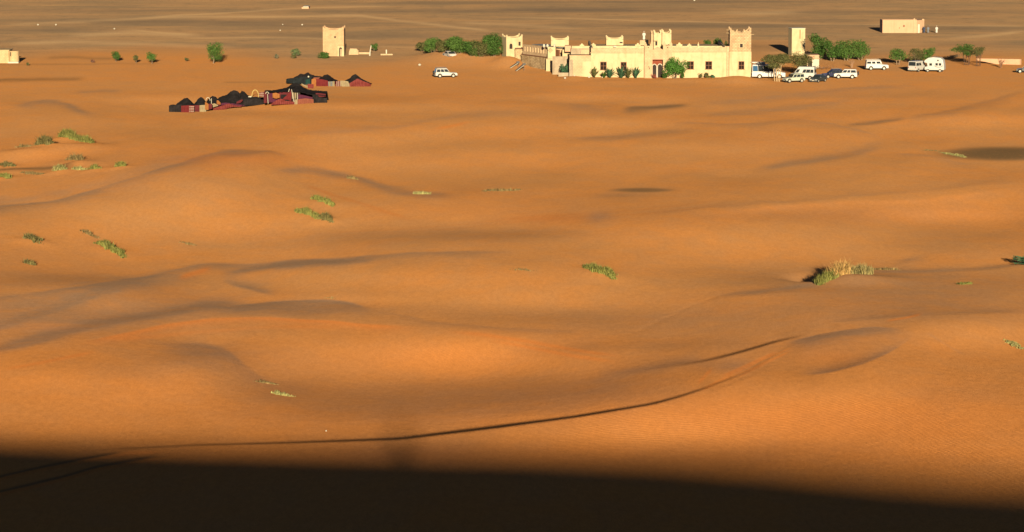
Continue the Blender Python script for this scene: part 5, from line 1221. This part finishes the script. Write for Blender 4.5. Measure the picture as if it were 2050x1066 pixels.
r = tent('long low black tent linking the sagging tent to the big open one', [(486, 197), (500, 195), (515, 196), (530, 196)], 213, 4, [(486, 208), (505, 210), (530, 207)], BLACKCL)
hang(*r, 213, [(488, 199, 211), (508, 199, 211.5), (530, 197, 209)], BLACKCL, -.2); hang(*r, 213, [(497, 193.5, 195.5), (503, 193.5, 195.5)], WHITEW, .6, 'roof_bundle')
r = tent('large open-fronted black tent hung with red, orange and cream rugs, nearer group',
    [(527, 183), (545, 182.5), (560, 180), (572, 177), (582, 171), (589, 168.5), (596, 171), (604, 176), (614, 181), (624, 182.5), (640, 183.5), (653, 184.5)], 209, 7.5, [(527, 186), (545, 185), (575, 183), (600, 184), (618, 189), (653, 192)], BLACKCL)
hang(*r, 209, [(528, 184, 207), (534, 185, 207)], C_MAR, .3); hang(*r, 209, [(534, 186, 207), (556, 186, 207)], C_PURP, 1.6); hang(*r, 209, [(556, 186, 208), (584, 184, 208)], C_MAR, 1.4); hang(*r, 209, [(546, 187, 196), (553, 186, 198), (560, 189, 196)], C_ORNG, -.1)
hang(*r, 209, [(566, 198, 200), (576, 190, 200), (583, 180, 203)], C_RED, -.05); hang(*r, 209, [(562, 190, 200), (572, 190, 202), (584, 194, 206)], BLACKCL, .3)
hang(*r, 209, [(584, 186, 208), (596, 187, 208), (600, 187, 208)], DARK, 1.5)  # no rug: dark sheet that puts the shaded tent interior into colour
hang(*r, 209, [(585, 185.5, 198), (588.5, 185.5, 198)], C_CREAM, -.2); hang(*r, 209, [(590, 186, 198), (593.5, 186, 198)], C_CREAM, -.22)
hang(*r, 209, [(543, 208, 209), (555, 200, 208.5), (564, 198, 208), (572, 202, 208), (590, 204, 208)], C_PINK, -.45, wav=.12); hang(*r, 209, [(590, 199, 208), (596, 199, 208)], C_CREAM, -.5)
hang(*r, 209, [(597, 189, 200), (612, 192, 200), (628, 196, 200)], C_PURP, .0); hang(*r, 209, [(596, 199, 208), (612, 197, 208), (628, 199, 207.5)], C_SALM, -.45)
hang(*r, 209, [(626, 190, 207.5), (634, 189, 207.5), (640, 195, 207.5), (655, 196.5, 206.5)], BLACKCL, -.3); hang(*r, 209, [(632, 187, 194), (642, 187.5, 195), (652, 189, 194)], C_MAR, .3)
poles(*r, 209, [(537, 207.5, 536, 188), (578, 184, 580, 178), (589, 205, 584, 179), (596, 200, 596, 186)], -.25, WHITEW)
arcp = [((un(535.5, 209, r[1].y).x - r[1].x) + .28 * math.cos(PI * i / 8), -.3, 1.85 + .35 * math.sin(PI * i / 8)) for i in range(9)]; MB().path(arcp, [.05] * 9, 5).build('hoop', WHITEW, r[0])
hang(*r, 209, [(519, 186, 194), (523, 185, 194), (528, 185, 195)], C_STRH, .2)
hang(*r, 209, [(600, 172, 175), (612, 178, 181), (612, 176, 182)], C_CREAM, 5.5); hang(*r, 209, [(612, 173.5, 182), (624, 174, 182.5)], C_PINK, 6)
# bent cane hoop between the tents
p = at(511, 196); s = pxm(p); arcp = [(p.x + .62 * math.cos(PI * i / 10), p.y, p.z + .3 + 1.15 * math.sin(PI * i / 10)) for i in range(11)]
arcp = [(p.x - .62 * -1, p.y, p.z - .2)] + arcp + [(p.x - .62, p.y, p.z - .2)]
tag(MB().path(arcp, [.07] * 13, 6).build('cane_hoop', mat('straw_cane', (.34, .26, .09), .9, .2)), 'bent straw-coloured hoop standing between the sagging tent and the open tent', 'hoop')
